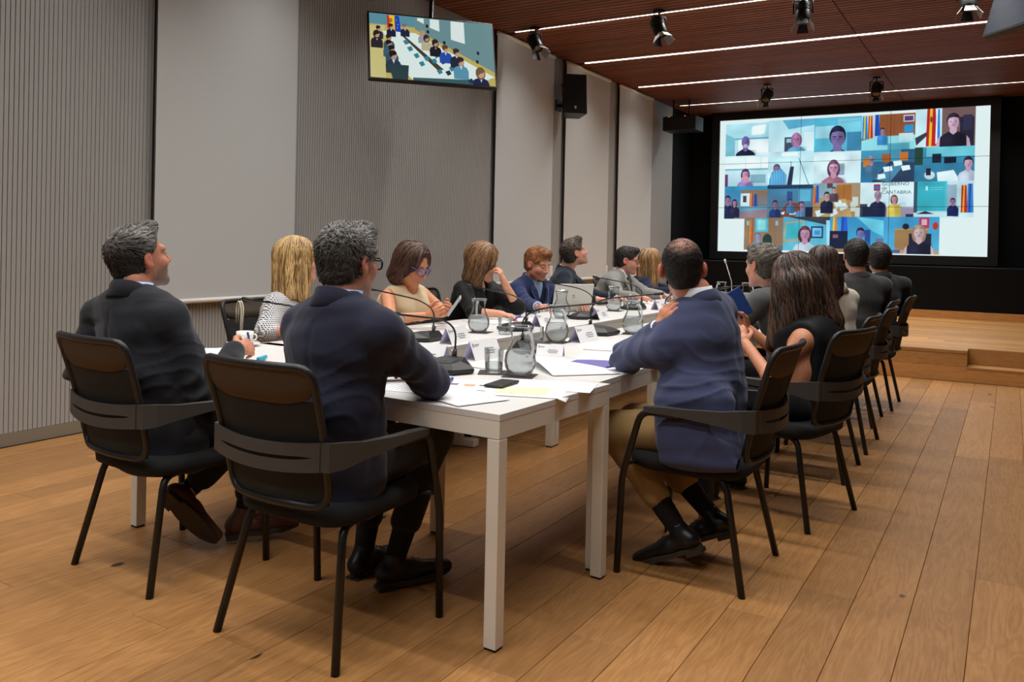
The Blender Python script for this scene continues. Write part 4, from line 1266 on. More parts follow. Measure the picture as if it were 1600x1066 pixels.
def normals(V, F):
    n = np.cross(V[F[:, 2]] - V[F[:, 0]], V[F[:, 3]] - V[F[:, 1]])
    N = np.zeros_like(V)
    for a in range(4): np.add.at(N, F[:, a], n)
    return N / (np.linalg.norm(N, axis=1)[:, None] + 1e-12)

def wav(P, ks, seed=0):
    """cheap smooth noise in -1..1 from warped sines"""
    r = np.random.default_rng(seed)
    out = np.zeros(len(P))
    for k in ks:
        d1, d2 = unit(r.normal(size=3)), unit(r.normal(size=3))
        out += np.sin(P @ d1 * k + 1.7 * np.sin(P @ d2 * k * .6 + r.random() * 6) + r.random() * 6)
    return out / len(ks)

def np_mesh(name, V, F, mats, origin=(0, 0, 0), tint=None, midx=None):
    V = V - np.asarray(origin)
    me = bpy.data.meshes.new(name)
    me.vertices.add(len(V)); me.vertices.foreach_set('co', V.astype(np.float32).ravel())
    n = F.shape[1]
    me.loops.add(F.size); me.loops.foreach_set('vertex_index', F.astype(np.int32).ravel())
    me.polygons.add(len(F)); me.polygons.foreach_set('loop_start', np.arange(0, F.size, n, dtype=np.int32))
    me.polygons.foreach_set('loop_total', np.full(len(F), n, np.int32))
    for m in (mats if isinstance(mats, (list, tuple)) else [mats]): me.materials.append(m)
    if midx is not None: me.polygons.foreach_set('material_index', midx.astype(np.int32))
    me.update(calc_edges=True)
    me.polygons.foreach_set('use_smooth', np.ones(len(F), bool))
    if tint is not None:
        at = me.color_attributes.new('tint', 'FLOAT_COLOR', 'POINT')
        c = np.ones((len(V), 4), np.float32); c[:, :3] = tint
        at.data.foreach_set('color', c.ravel())
    return me

def tint_material(name, rough, streak=None, spec=0.4, sss=0.0, bump=0.0):
    m = bpy.data.materials.new(name); m.use_nodes = True
    nt = m.node_tree; N = nt.nodes.new; L = nt.links.new
    b = nt.nodes['Principled BSDF']
    at = N('ShaderNodeAttribute'); at.attribute_name = 'tint'
    b.inputs['Roughness'].default_value = rough; b.inputs['Specular IOR Level'].default_value = spec
    b.inputs['Subsurface Weight'].default_value = sss
    b.inputs['Subsurface Radius'].default_value = (0.012, 0.004, 0.002)
    b.inputs['Subsurface Scale'].default_value = 0.5
    tc = N('ShaderNodeTexCoord'); mp = N('ShaderNodeMapping'); L(tc.outputs['Object'], mp.inputs[0])
    nz = N('ShaderNodeTexNoise'); nz.inputs['Detail'].default_value = 3
    if streak:
        mp.inputs['Scale'].default_value = streak; nz.inputs['Scale'].default_value = 1.0
    else:
        nz.inputs['Scale'].default_value = 90
    L(mp.outputs[0], nz.inputs['Vector'])
    mr = N('ShaderNodeMapRange'); mr.inputs['From Min'].default_value = .3; mr.inputs['From Max'].default_value = .7
    mr.inputs['To Min'].default_value = 0.55 if streak else 0.9; mr.inputs['To Max'].default_value = 1.45 if streak else 1.08
    L(nz.outputs['Fac'], mr.inputs['Value'])
    mu = N('ShaderNodeVectorMath'); mu.operation = 'SCALE'
    L(at.outputs['Color'], mu.inputs[0]); L(mr.outputs[0], mu.inputs['Scale'])
    L(mu.outputs[0], b.inputs['Base Color'])
    bp = N('ShaderNodeBump'); bp.inputs['Strength'].default_value = bump or (0.5 if streak else 0.06); bp.inputs['Distance'].default_value = 0.004
    L(nz.outputs['Fac'], bp.inputs['Height']); L(bp.outputs[0], b.inputs['Normal'])
    return m
M['skin'] = tint_material('skin', 0.5, spec=0.35, sss=0.05)
M['hair_short'] = tint_material('short_hair', 0.55, (260, 260, 120), 0.3)
M['hair_long'] = tint_material('long_hair', 0.4, (230, 230, 22), 0.45)

def cloth(name, col, scale=900, bump=0.12, rough=0.9, sheen=0.15, var=(25, 0.06)):
    return mat(name, col, rough, bump=(scale, bump), var=var, sheen=sheen, spec=0.2)
M['navy'] = cloth('navy_wool', srgb(38, 40, 58))
M['charcoal'] = cloth('charcoal_wool', srgb(33, 34, 40))
M['blue_blazer'] = cloth('blue_flannel', srgb(62, 68, 98), 500, 0.25)
M['mid_navy'] = cloth('mid_navy_wool', srgb(40, 50, 88))
M['teal_black'] = cloth('dark_blue_wool', srgb(30, 38, 52))
M['light_grey'] = cloth('light_grey_wool', srgb(136, 136, 132))
M['grey_wool'] = cloth('grey_wool', srgb(88, 90, 92))
M['dark_grey'] = cloth('dark_grey_wool', srgb(66, 67, 68))
M['darker_grey'] = cloth('darker_grey_wool', srgb(50, 51, 54))
M['beige'] = cloth('beige_jacket_cloth', srgb(208, 198, 182))
M['sand'] = cloth('sand_knit', srgb(214, 192, 156), 300, 0.1)
M['black_cloth'] = cloth('black_blouse_cloth', srgb(19, 19, 21), 600, 0.05, 0.6, 0.05)
M['navy_knit'] = cloth('navy_knit', srgb(30, 34, 56))
M['khaki'] = cloth('khaki_twill', srgb(150, 122, 78), 700, 0.1)
M['black_trouser'] = cloth('black_trouser_cloth', srgb(24, 24, 28))
M['shirt_white'] = cloth('white_shirt', srgb(224, 226, 232), 800, 0.04, 0.8, 0)
M['shirt_blue'] = cloth('light_blue_shirt', srgb(168, 190, 226), 800, 0.04, 0.8, 0)
M['tie_black'] = cloth('black_tie', srgb(16, 16, 20))
M['tie_grey'] = cloth('grey_tie', srgb(104, 104, 100))
M['brown_leather'] = mat('brown_leather', srgb(84, 50, 34), 0.45, bump=(60, 0.1))
M['black_leather'] = mat('black_leather', srgb(20, 20, 22), 0.35, bump=(60, 0.1))
M['sole'] = mat('shoe_sole', srgb(60, 50, 42), 0.8)
M['sock'] = mat('black_sock', srgb(15, 15, 18), 0.95)
M['black_frame'] = mat('black_spectacle_frame', srgb(16, 16, 18), 0.3)
M['purple_frame'] = mat('purple_spectacle_frame', srgb(96, 84, 140), 0.35)
def clear_sheet(name, gloss):
    m = bpy.data.materials.new(name); m.use_nodes = True
    nt = m.node_tree; nt.nodes.clear()
    a = nt.nodes.new('ShaderNodeBsdfTransparent'); a.inputs[0].default_value = (.94, .95, .96, 1)
    b = nt.nodes.new('ShaderNodeBsdfGlossy'); b.inputs['Roughness'].default_value = .05
    x = nt.nodes.new('ShaderNodeMixShader'); x.inputs[0].default_value = gloss
    o = nt.nodes.new('ShaderNodeOutputMaterial')
    nt.links.new(a.outputs[0], x.inputs[1]); nt.links.new(b.outputs[0], x.inputs[2]); nt.links.new(x.outputs[0], o.inputs[0])
    return m
M['lens'] = clear_sheet('spectacle_lens', .10)
M['eye'] = mat('eye_white', srgb(214, 206, 200), 0.2)
M['iris'] = mat('iris', srgb(50, 34, 26), 0.2)
# checked blouse: white ground, small dark checks woven in two directions
def check_material():
    m = mat('checked_cloth', srgb(200, 200, 200), 0.85)
    nt = m.node_tree; b = nt.nodes['Principled BSDF']
    tc = nt.nodes.new('ShaderNodeTexCoord')
    out = []
    for ax in ('X', 'Y', 'Z'):
        w = nt.nodes.new('ShaderNodeTexWave'); w.wave_type = 'BANDS'; w.bands_direction = ax
        w.inputs['Scale'].default_value = 34.0
        nt.links.new(tc.outputs['Object'], w.inputs['Vector']); out.append(w)
    a = nt.nodes.new('ShaderNodeMath'); a.operation = 'MULTIPLY'; nt.links.new(out[1].outputs['Fac'], a.inputs[0]); nt.links.new(out[2].outputs['Fac'], a.inputs[1])
    mr = nt.nodes.new('ShaderNodeMapRange'); mr.inputs['From Min'].default_value = .2; mr.inputs['From Max'].default_value = .34
    nt.links.new(a.outputs[0], mr.inputs['Value'])
    mx = nt.nodes.new('ShaderNodeMix'); mx.data_type = 'RGBA'; mx.inputs[6].default_value = srgb(218, 218, 220); mx.inputs[7].default_value = srgb(24, 24, 28)
    nt.links.new(mr.outputs[0], mx.inputs[0]); nt.links.new(mx.outputs[2], b.inputs['Base Color'])
    return m
M['checked'] = check_material()

def lin(r, g, b): return np.array(srgb(r, g, b)[:3])

def head_frame(c, yaw, pitch, roll, s):
    y = math.radians(yaw); p = math.radians(pitch); ro = math.radians(roll)
    f = vec(math.cos(y) * math.cos(p), math.sin(y) * math.cos(p), math.sin(p))
    r = vec(math.sin(y), -math.cos(y), 0)
    u = np.cross(r, f)
    r2 = math.cos(ro) * r - math.sin(ro) * u; u2 = math.sin(ro) * r + math.cos(ro) * u
    R = np.stack([r2, f, u2], 1)
    return lambda q: vec(c) + s * (R @ vec(q)), R

def smooth01(x, a, b):
    t = np.clip((x - a) / (b - a), 0, 1); return t * t * (3 - 2 * t)

def head_mesh(sp, neck, h):
    """head, face, ears and neck"""
    s = sp.get('hs', 1.0)
    T, R = head_frame(sp['head'], sp['yaw'], sp.get('pitch', 0), sp.get('roll', 0), s)
    c = vec(sp['head']); fem = sp.get('fem', False)
    lo = np.minimum(c - .17 * s, neck - .1); hi = np.maximum(c + .17 * s, neck + .1)
    f = Field(lo, hi, h)
    E = lambda q, r, k=.015, op='add', Q=None: f.ell(T(q), [v * s for v in r], R if Q is None else Q, k * s, op)
    Cp = lambda a, b, ra, rb, k=.012, op='add': f.cap(T(a), T(b), ra * s, rb * s, k * s, op)
    j = (0.9 if fem else 1.0) * sp.get('jaw', 1.0)
    E((0, -.018, .030), (.076, .098, .088))
    E((0, .030, -.036), (.063 * j, .062, .082), .02)
    Cp((-.045 * j, .012, -.068), (-.014, .070, -.103 if not fem else -.098), .020, .018, .02)
    Cp((.045 * j, .012, -.068), (.014, .070, -.103 if not fem else -.098), .020, .018, .02)
    E((0, .074, -.100), (.022, .018, .018), .012)
    Cp((-.042, .070, .022), (.042, .070, .022), .014, .014, .015)
    for sg in (-1, 1):
        E((sg * .040 * sp.get('jaw', 1.0), .058, -.028), (.024, .026, .024), .015)
        E((sg * .031, .094, .0), (.019, .018, .013), .012, 'sub')
        E((sg * .031, .074, .0), (.0145, .0125, .0125), .004)
    Cp((0, .086, .012), (0, .108, -.030), .0085, .0115, .010)
    E((0, .106, -.034), (.012, .012, .010), .006)
    for sg in (-1, 1): E((sg * .012, .096, -.037), (.008, .010, .008), .005)
    E((0, .086, -.066), (.024, .010, .0055), .006); E((0, .085, -.077), (.020, .010, .006), .005)
    E((0, .097, -.0715), (.022, .006, .0016), .002, 'sub')
    for sg in (-1, 1):
        Q = R @ np.array([[math.cos(.35), -sg * math.sin(.35), 0], [sg * math.sin(.35), math.cos(.35), 0], [0, 0, 1]])
        E((sg * (.081 + sp.get('ears', 0)), -.014, -.004), (.008 + sp.get('ears', 0) * .6, .020, .031), .006, 'add', Q)
        E((sg * .077, -.006, -.024), (.008, .012, .014), .006)
        E((sg * .090, -.010, .0), (.007, .010, .018), .006, 'sub', Q)
    rn = sp.get('neckr', 0.047 if fem else 0.056)
    f.cap(T((0, -.030, -.05)), neck + vec(0, 0, .0), rn * 1.0, rn * 1.08, .03)
    V, F = f.mesh(2)
    # colours
    L = (V - c) @ R / s
    skin = lin(*sp.get('skin', (196, 140, 112)))
    col = np.tile(skin, (len(V), 1))
    def blend(mask, rgb): nonlocal col; col = col * (1 - mask[:, None]) + lin(*rgb) * mask[:, None]
    x, y, z = L.T
    lips = np.exp(-((x / .022) ** 2 + ((z + .071) / .008) ** 2)) * (y > .06); blend(lips * .55, (150, 76, 72))
    chk = np.exp(-(((np.abs(x) - .042) / .022) ** 2 + ((z + .03) / .022) ** 2)) * (y > .03); blend(chk * .25, (196, 104, 88))
    ear = smooth01(np.abs(x), .074, .084); blend(ear * .45, (196, 96, 78))
    brow = np.exp(-(((np.abs(x) - .033) / .019) ** 4 + ((z - .021 + ((np.abs(x) - .03) / .02) ** 2 * .003) / .0055) ** 2)) * (y > .05)
    blend(np.clip(brow * 1.2, 0, 1) * .85, sp.get('brow', (58, 42, 34)))
    lid = np.exp(-(((np.abs(x) - .031) / .015) ** 2 + ((z + (0.004 if sp.get('pitch', 0) < -8 else 0)) / .006) ** 2)) * (y > .05)
    blend(np.clip(lid, 0, 1) * .75, (70, 46, 38))
    bd = sp.get('beard')
    if bd:
        jaw = smooth01(-z, .030, .058) * smooth01(y, -.015, .02) * smooth01(z, -.150, -.122)
        stache = np.exp(-((x / .03) ** 2 + ((z + .055) / .008) ** 2)) * (y > .07)
        mk = np.clip(np.maximum(jaw * (1 - np.exp(-((x / .02) ** 2 + ((z + .072) / .007) ** 2))), stache), 0, 1)
        blend(mk * bd[1] * (0.82 + .18 * wav(L * 60, (8, 13), 3)), bd[0])
    return V, F, col, T, R

def hair_mesh(sp, T, R, h):
    st = sp['hair']; s = sp.get('hs', 1.0); c = vec(sp['head'])
    kind = st['kind']; t = st.get('t', .010)
    body = vec(sp['neck'])
    ext = .19 if kind == 'short' else (.26 if kind == 'bob' else .42)
    wd_ = .20 if kind == 'short' else (.22 if kind == 'bob' else .30)
    f = Field(c - vec(wd_, wd_, ext) * s, c + vec(wd_, wd_, .19) * s, h)
    E = lambda q, r, k=.02, op='add': f.ell(T(q), [v * s for v in r], R, k * s, op)
    E((0, -.018, .032), (.077 + t, .099 + t, .088 + t))
    if kind == 'short':
        E((0, -.052, -.03), (.064 + t * .5, .055 + t * .4, .062), .02)
        if st.get('quiff'):
            E((0, .052, .098), (.05, .045, .022 + st['quiff']), .02)
        n = R @ unit((0, .85, -.526)); f.half(n, T((0, st.get('line', .085), .078)), .006)
        f.half(R @ unit((0, -.25, -1)), T((0, -.06, st.get('nape', -.078))), .01)
        for sg in (-1, 1):
            E((sg * .093, -.002, -.012), (.036, .034, .044), .006, 'sub')
            E((sg * .07, .050, -.030), (.03, .045, .045), .008, 'sub')
    else:
        ln = st.get('len', .13)
        for sg in (-1, 1):
            f.ecap(T((sg * .060, -.020, .02)), T((sg * .068, st.get('fall', -.02), -ln)), (.030 * s, .060 * s), (.024 * s, .045 * s), R[:, 0], .03 * s)
        f.ecap(T((0, -.065, .0)), T((0, -.070, -ln)), (.072 * s, .045 * s), (.075 * s, .035 * s), R[:, 0], .03 * s)
        if kind == 'long':
            for q0, q1, r0, r1 in st['falls']:
                f.cap(T(q0), T(q1), r0 * s, r1 * s, .035)
        # opening for the face
        E((0, .092, st.get('oz', -.035)), (st.get('ow', .056), .085, .098), .012, 'sub')
        if not st.get('fringe'): E(st.get('fc', (0, .118, .058)), st.get('fr', (.058, .050, .058)), .012, 'sub')
    V, F = f.mesh(2)
    N = normals(V, F)
    L = (V - c) @ R / s
    az = np.arctan2(L[:, 0], -L[:, 1] + .02)
    amp = st.get('rough', .003) * s
    if kind == 'short':
        w = wav(L * vec(1, .6, 1), (150, 220, 320), 5) * amp
    else:
        w = (np.sin(az * 23 + L[:, 2] * st.get('curl', 8) + 2 * np.sin(az * 7)) * .6 + np.sin(az * 47 - L[:, 2] * st.get('curl', 8) * 1.5) * .4) * amp
        w = w + wav(L, (30, 55), 4) * amp * .8
    V = V + N * w[:, None]
    a, b = lin(*st['col']), lin(*st.get('col2', st['col']))
    if kind == 'short': m = np.clip(.5 + .5 * wav(L * vec(1, .4, 1), (70, 120, 200), 9), 0, 1) * smooth01(L[:, 2] + L[:, 1] * .5, *st.get('grade', (-.06, .08)))
    else: m = np.clip(.5 + .5 * np.sin(az * 31 + 3 * np.sin(az * 11)) * .8 + .25 * np.sin(az * 71), 0, 1) * st.get('hi', .8)
    col = a * (1 - m[:, None]) + b * m[:, None]
    for q, r, rgb, op in st.get('bald', []):
        d = np.linalg.norm((L - vec(q)) / vec(r), axis=1)
        k = np.clip(1.25 - d, 0, 1) * op * np.clip(.85 + .35 * wav(L, (260, 400), 2), 0, 1)
        col = col * (1 - k[:, None]) + lin(*rgb) * k[:, None]
    return V, F, N, L, col, f

def lock_strands(V, N, L, col, st, R, s, count, seed, f):
    """thin tapered tufts rooted on the hair surface and combed along it"""
    r = np.random.default_rng(seed)
    ids = r.choice(len(V), count)
    P = V[ids].copy(); n = N[ids].copy(); l = L[ids]
    short = st['kind'] == 'short'
    if short:
        fl = vec(*st.get('flow', (0, .6, -.2))) + r.normal(size=(count, 3)) * st.get('mess', .25)
        fl[:, 2] -= smooth01(-l[:, 1] - l[:, 2] * .8, -.02, .05) * .9
        fl = fl @ R.T
        ln = st.get('lock', .022) * s * (0.35 + .65 * smooth01(l[:, 2], -.02, .06)); wd = .0022 * s; lift = st.get('lift', .25)
    else:
        out = l * vec(1, 1, 0); out /= np.linalg.norm(out, axis=1)[:, None] + 1e-6
        fl = (out * .35 + vec(0, 0, -1) + r.normal(size=(count, 3)) * .06) @ R.T
        ln = np.full(count, st.get('lock', .07) * s) * (.6 + .6 * r.random(count)); wd = .0042 * s; lift = .0
    K = 5; VV = []; FF = []
    prof = (.6, 1.0, .9, .6, .08)
    ph = r.random(count) * 6
    for i in range(K):
        t = i / (K - 1)
        tg = fl - n * np.sum(fl * n, 1)[:, None]
        tg /= np.linalg.norm(tg, axis=1)[:, None] + 1e-9
        side = np.cross(n, tg)
        h = (.0006 + (lift * ln * t if short else .0015 * math.sin(t * PI)) - .001 * (1 - t))
        ce = P + n * (h if np.ndim(h) == 0 else h[:, None])
        if not short: ce = ce + side * (np.sin(t * 4 + ph) * st.get('wave', .003))[:, None]
        w = wd * prof[i]
        VV.append(np.stack([ce - side * w, ce + n * w * .55, ce + side * w], 1))
        P = P + tg * (ln / (K - 1))[:, None]
        d = f.sample(P); g = f.grad(P)
        ok = np.abs(d) < .03
        P = P - g * (d * ok)[:, None]
        n = np.where(ok[:, None], g, n)
    VV = np.stack(VV, 1).reshape(-1, 3)
    base = np.arange(count)[:, None] * (K * 3)
    for i in range(K - 1):
        for a, b in ((0, 1), (1, 2), (2, 0)):
            FF.append(base + np.array([[i * 3 + a, i * 3 + b, (i + 1) * 3 + b, (i + 1) * 3 + a]]))
    jit = (0.78 + .5 * r.random(count))[:, None]
    return VV, np.concatenate(FF), np.repeat(col[ids] * jit, K * 3, 0)

def hand_into(f_list, wrist, d, palm, side, curl=.4, spread=.0, s=1.0, thumb=0.3, h=.0042, fold=(1, 1, 1, 1), grip=0.0):
    """a hand of five fingers; d = wrist to knuckles, palm = out of the palm, side +1 right, -1 left"""
    d = unit(d); palm = unit(palm - d * (vec(palm) @ d)); z = -palm; x = np.cross(d, z)
    T = lambda q: vec(wrist) + s * (x * q[0] + d * q[1] + z * q[2])
    tx = -side
    c = T((0, .09, 0)); f = Field(c - .155 * s, c + .155 * s, h)
    f.ecap(T((0, .012, 0)), T((0, .072, 0)), (.028 * s, .016 * s), (.039 * s, .0135 * s), x, .01)
    f.cap(T((0, -.05, 0)), T((0, .02, 0)), .026 * s, .024 * s, .015)
    bx = (.030, .010, -.010, -.029); by = (.082, .087, .083, .073); ln = (.072, .080, .074, .058)
    for i in range(4):
        p = vec(tx * bx[i], by[i], 0); a = 0
        dx = tx * (bx[i] * (2.2 + spread * 6) - .0)
        rr = (.0098, .0098, .0095, .0085)[i]
        f.cap(T((tx * bx[i] * .75, .05, 0)), T(p), .011 * s, rr * 1.05 * s, .006)
        for j, fr in enumerate((.45, .31, .24)):
            a += curl * fold[i] * (.75, 1.0, .75)[j]
            q = p + ln[i] * fr * unit((dx * .9, math.cos(a), -math.sin(a)))
            f.cap(T(p), T(q), rr * (1 - .09 * j) * s, rr * (1 - .09 * (j + 1)) * s, .0035)
            p = q
    p = vec(tx * .026, .018, -.006)
    for j, (l, r0, r1) in enumerate(((.042, .0165, .0125), (.034, .0122, .0108), (.027, .0105, .0085))):
        q = p + l * unit((tx * (.75 - .35 * j * (1 + thumb)), .70 + .1 * j, -.30 - .35 * j * thumb - grip))
        f.cap(T(p), T(q), r0 * s, r1 * s, .006); p = q
    V, F = f.mesh(1)
    f_list.append((V, F))
    return T

def ring_band(mb, c, axis, fwd, prof, a0=0.0, a1=2 * PI, n=28, dip=0.0, ell=(1, 1), mi=0):
    """collar: profile of (radius, height) swept round an axis; dip lowers the front"""
    axis = unit(axis); fwd = unit(fwd - axis * (vec(fwd) @ axis)); rt = np.cross(fwd, axis)
    full = abs(a1 - a0 - 2 * PI) < 1e-6
    m = n if full else n + 1
    vs = []; fs = []; k = len(prof)
    for j in range(m):
        a = a0 + (a1 - a0) * j / n      # a=0 is the back
        dr = -fwd * math.cos(a) * ell[1] + rt * math.sin(a) * ell[0]
        fr = (1 - math.cos(a)) / 2
        for r, z in prof:
            vs.append(vec(c) + dr * r + axis * (z - dip * fr ** 1.5))
    for j in range(n):
        b = (j + 1) % m
        for i in range(k):
            i2 = (i + 1) % k
            fs.append((j * k + i, b * k + i, b * k + i2, j * k + i2))
    if not full:
        fs.append(tuple(range(k))[::-1]); fs.append(tuple((m - 1) * k + i for i in range(k)))
    mb.add(vs, fs, mi, True)


def person(sp):
    hx, hy = sp['hip']; org = vec(hx, hy, 0)
    near = sp.get('near', False)
    H = lambda a: vec(math.cos(math.radians(a)), math.sin(math.radians(a)), 0)
    fw = H(sp['face']); lf = vec(-fw[1], fw[0], 0)
    cf = H(sp.get('chest', sp['face'])); cl = unit(vec(-cf[1], cf[0], -sp.get('tilt', 0)))
    hz = sp.get('hz', .54)
    P0 = vec(hx, hy, hz); N = vec(sp['neck'])
    root = empty('person', (hx, hy, 0), 0, sp['label'], 'person')
    fem = sp.get('fem', False); B = sp.get('b', 1.0) * (.9 if fem else 1.0)
    sw = sp.get('sw', .17 if fem else .19)
    roll = sp.get('sroll', 0.0)
    S = {}
    for key, sg in (('L', 1), ('R', -1)):
        S[key] = N - vec(0, 0, sp.get('drop', .078)) + cl * sg * sw + vec(0, 0, roll * sg) - cf * .0 + (vec(sp['sh_' + key]) if 'sh_' + key in sp else 0)
    arm = {}
    for key, sg in (('L', 1), ('R', -1)):
        a = sp.get('arm_' + key)
        if a is None:
            e = S[key] + vec(0, 0, -.26) + cf * .10 + cl * sg * .05
            w = e + cf * .20 - cl * sg * .10 + vec(0, 0, .03)
            a = (e, w)
        arm[key] = (vec(a[0]), vec(a[1]))
    leg = {}
    for key, sg in (('L', 1), ('R', -1)):
        a = sp.get('leg_' + key)
        if a is None:
            kn = P0 + fw * .43 + lf * sg * .13 + vec(0, 0, -.02)
            an = vec(*(P0 + fw * .40 + lf * sg * .14)[:2], .10)
            to = vec(*(an + fw * .17 + lf * sg * .02)[:2], .03)
            a = (kn, an, to)
        leg[key] = tuple(vec(q) for q in a)
    hip = {k: P0 + lf * sg * .085 + fw * .0 for k, sg in (('L', 1), ('R', -1))}
    waist = P0 * .62 + N * .38 - (fw + cf) * .5 * .015
    chest = P0 * .27 + N * .73 + vec(0, 0, -.01)
    wl = unit(lf + cl)
    pts = np.array([P0, N, waist, chest] + [q for k in 'LR' for q in (S[k],) + arm[k] + leg[k]])
    lo, hi = pts.min(0) - .2, pts.max(0) + .2
    lo[2] = max(lo[2], -.02)

    def torso(f, g, k=.05):
        f.ecap(P0 + vec(0, 0, -.02), waist, (.168 * B + g, .120 * B + g), (.150 * B + g, .108 * B + g), wl, k)
        f.ecap(waist, chest, (.150 * B + g, .110 * B + g), (.168 * B + g, .118 * B + g), cl, k)
        f.ecap(chest, N - vec(0, 0, .075), (.168 * B + g, .118 * B + g), (.135 * B + g, .080 * B + g), cl, k)
        for key in 'LR':
            f.cap(N - vec(0, 0, .055), S[key] + vec(0, 0, .006), .050 * B + g * .8, .046 * B + g * .8, k)
        if fem:
            for sg in (-1, 1):
                f.ell(chest + cf * .10 + cl * sg * .075 + vec(0, 0, -.015), (.062 + g, .062 + g, .062 + g), None, .05)
    def arms(f, g, k=.03, hem=1.0, wide=1.0, keys='LR'):
        for key in keys:
            e, w = arm[key]
            f.cap(S[key], e, .050 * B * wide + g, .041 * B * wide + g, k)
            we = e + (w - e) * hem
            f.cap(e, we, .040 * B * wide + g, (.029 + .004 * (1 - hem)) * B * wide + g, k * .7)
    def legs(f, g, k=.04, hem=1.0, skirt=False):
        for key in 'LR':
            kn, an, to = leg[key]
            f.cap(hip[key], kn, .088 * B + g, .062 * B + g, k)
            f.cap(kn, kn + (an - kn) * hem, .060 * B + g, .043 * B + g, k * .6)

    # ---- skin: one mesh of head, neck, arms, trunk, legs and hands
    parts = []
    hV, hF, hC, T, R = head_mesh(sp, N - vec(0, 0, .03), .0040 if near else .0050)
    parts.append((hV, hF, hC))
    skin = lin(*sp.get('skin', (196, 140, 112)))
    bare = sp.get('bare', False)
    f = Field(lo, hi, .010 if bare else .014)
    torso(f, -.014); arms(f, 0 if bare else -.010); legs(f, -.010)
    f.cap(N - vec(0, 0, .05), N + vec(0, 0, .03), .052 * B, .05 * B, .03)
    for key in 'LR':
        kn, an, to = leg[key]
        up = unit(sp.get('shoe_up_' + key, vec(0, 0, 1))); fd = unit((to - an) - up * ((to - an) @ up))
        f.cap(an - up * .01, an - up * .045 + fd * .10, .026, .016, .02)
    V, F = f.mesh(2); parts.append((V, F, np.tile(skin, (len(V), 1))))
    for key, sg in (('L', -1), ('R', 1)):
        hd = sp.get('hand_' + key)
        e, w = arm[key]
        hd = dict(hd) if hd else {}
        d = hd.pop('d', None); palm = hd.pop('palm', vec(0, 0, -1))
        hl = []
        hand_into(hl, w, unit(w - e) if d is None else vec(d), vec(palm), sg, s=(.92 if fem else 1.0) * sp.get('hand_s', 1.0), h=.0042 if near else .005, **hd)
        for V, F in hl: parts.append((V, F, np.tile(skin * vec(1.0, .97, .96), (len(V), 1))))
    off = 0; VV = []; FF = []; CC = []
    for V, F, c in parts:
        VV.append(V); FF.append(F + off); CC.append(c); off += len(V)
    link('body', np_mesh('body', np.concatenate(VV), np.concatenate(FF), M['skin'], org, np.concatenate(CC)), root)
    # eyes
    s = sp.get('hs', 1.0)
    for sg in (-1, 1):
        if sp.get('eyes', sp.get('pitch', 0) > -8):
            lk = sp.get('look', (0, 0))
            m = MB(); m.ball(T((sg * .031, .0765, .0)) - org, .0115 * s, 0, 10, 8)
            ic = T((sg * .031 + lk[0] * .006, .0868, lk[1] * .006)) - org
            m.ball(ic, .0042 * s, 1, 8, 6)
            m.build('eye', [M['eye'], M['iris']], root)

    # ---- hair
    st = sp.get('hair')
    if st:
        V, F, Nn, L, col, hf = hair_mesh(sp, T, R, .0042 if near else .0052)
        if st.get('locks'):
            a, b, c = lock_strands(V, Nn, L, col, st, R, s, st['locks'], len(V), hf)
            F = np.concatenate([F, b + len(V)]); V = np.concatenate([V, a]); col = np.concatenate([col, c])
        link('hair', np_mesh('hair', V, F, M['hair_short' if st['kind'] == 'short' else 'hair_long'], org, col), root)

    # ---- clothes
    top = sp['top']; kind = top['kind']; tm = M[top['m']]
    hs_ = .0085 if near else .0115
    g = {'jacket': .014, 'blouse': .012, 'sleeveless': .010}[kind]
    tlo = lo.copy(); tlo[2] = .36
    f = Field(tlo, hi, hs_)
    torso(f, g, .055)
    if kind == 'jacket':
        arms(f, .012, .03, .93, 1.08)
        tail = top.get('tail', .10)
        f.ecap(waist, P0 + vec(0, 0, -tail), (.165 * B + g, .125 * B + g), (.185 * B + g, .150 * B + g), wl, .05)
        f.cap(N + vec(0, 0, -.085), N + vec(0, 0, -.035), .085, .062, .04)
        f.half((0, 0, -1), vec(0, 0, top.get('cut', hz - tail - .045)), .02)
        for q in top.get('flap', []):
            f.ecap(q[0], q[1], q[2], q[3], q[4], .06)
        ax = unit(vec(sp['head']) - N)
        f.cap(N - vec(0, 0, .05), N + ax * .16, .058, .066, .008, 'sub')
        if top.get('v', .25) > 0:
            a = N + cf * .09 + vec(0, 0, .02); bb = N + cf * .19 - vec(0, 0, top.get('v', .25))
            f.ecap(a, bb, (.072, .13), (.008, .10), cl, .008, 'sub')
    elif kind == 'blouse':
        arms(f, .014, .035, top.get('hem', .95), 1.18)
        f.half((0, 0, -1), vec(0, 0, hz - .06), .02)
        f.ecap(N + cf * .05 + vec(0, 0, .05), N + cf * .13 - vec(0, 0, top.get('v', .12)), (.050, .09), (.010, .07), cl, .01, 'sub')
        f.cap(N - vec(0, 0, .05), N + vec(0, 0, .14), .056, .066, .01, 'sub')
    else:
        f.half((0, 0, -1), vec(0, 0, hz - .06), .02)
        for key, sg in (('L', 1), ('R', -1)):       # cut the armholes and neckline
            e, w = arm[key]
            f.ell(S[key] + cl * sg * .055 - vec(0, 0, .04), (.07, .07, .105), None, .012, 'sub')
            f.half(cl * sg, S[key] + cl * sg * -.006, .015)
        f.cap(N - vec(0, 0, .04), N + vec(0, 0, .16), .064, .085, .012, 'sub')
        f.ell(N + cf * .085 - vec(0, 0, top.get('v', .015)), (.06, .06, .055), None, .012, 'sub')
    V, F = f.mesh(3)
    Nn = normals(V, F)
    wr = top.get('wr', .0035)
    Q = V - org
    fold = wav(Q * vec(.7, .7, 1.9), (16, 27), 11) + .6 * wav(Q * vec(1, 1, 2.2), (40, 62), 12)
    near_el = np.zeros(len(V))
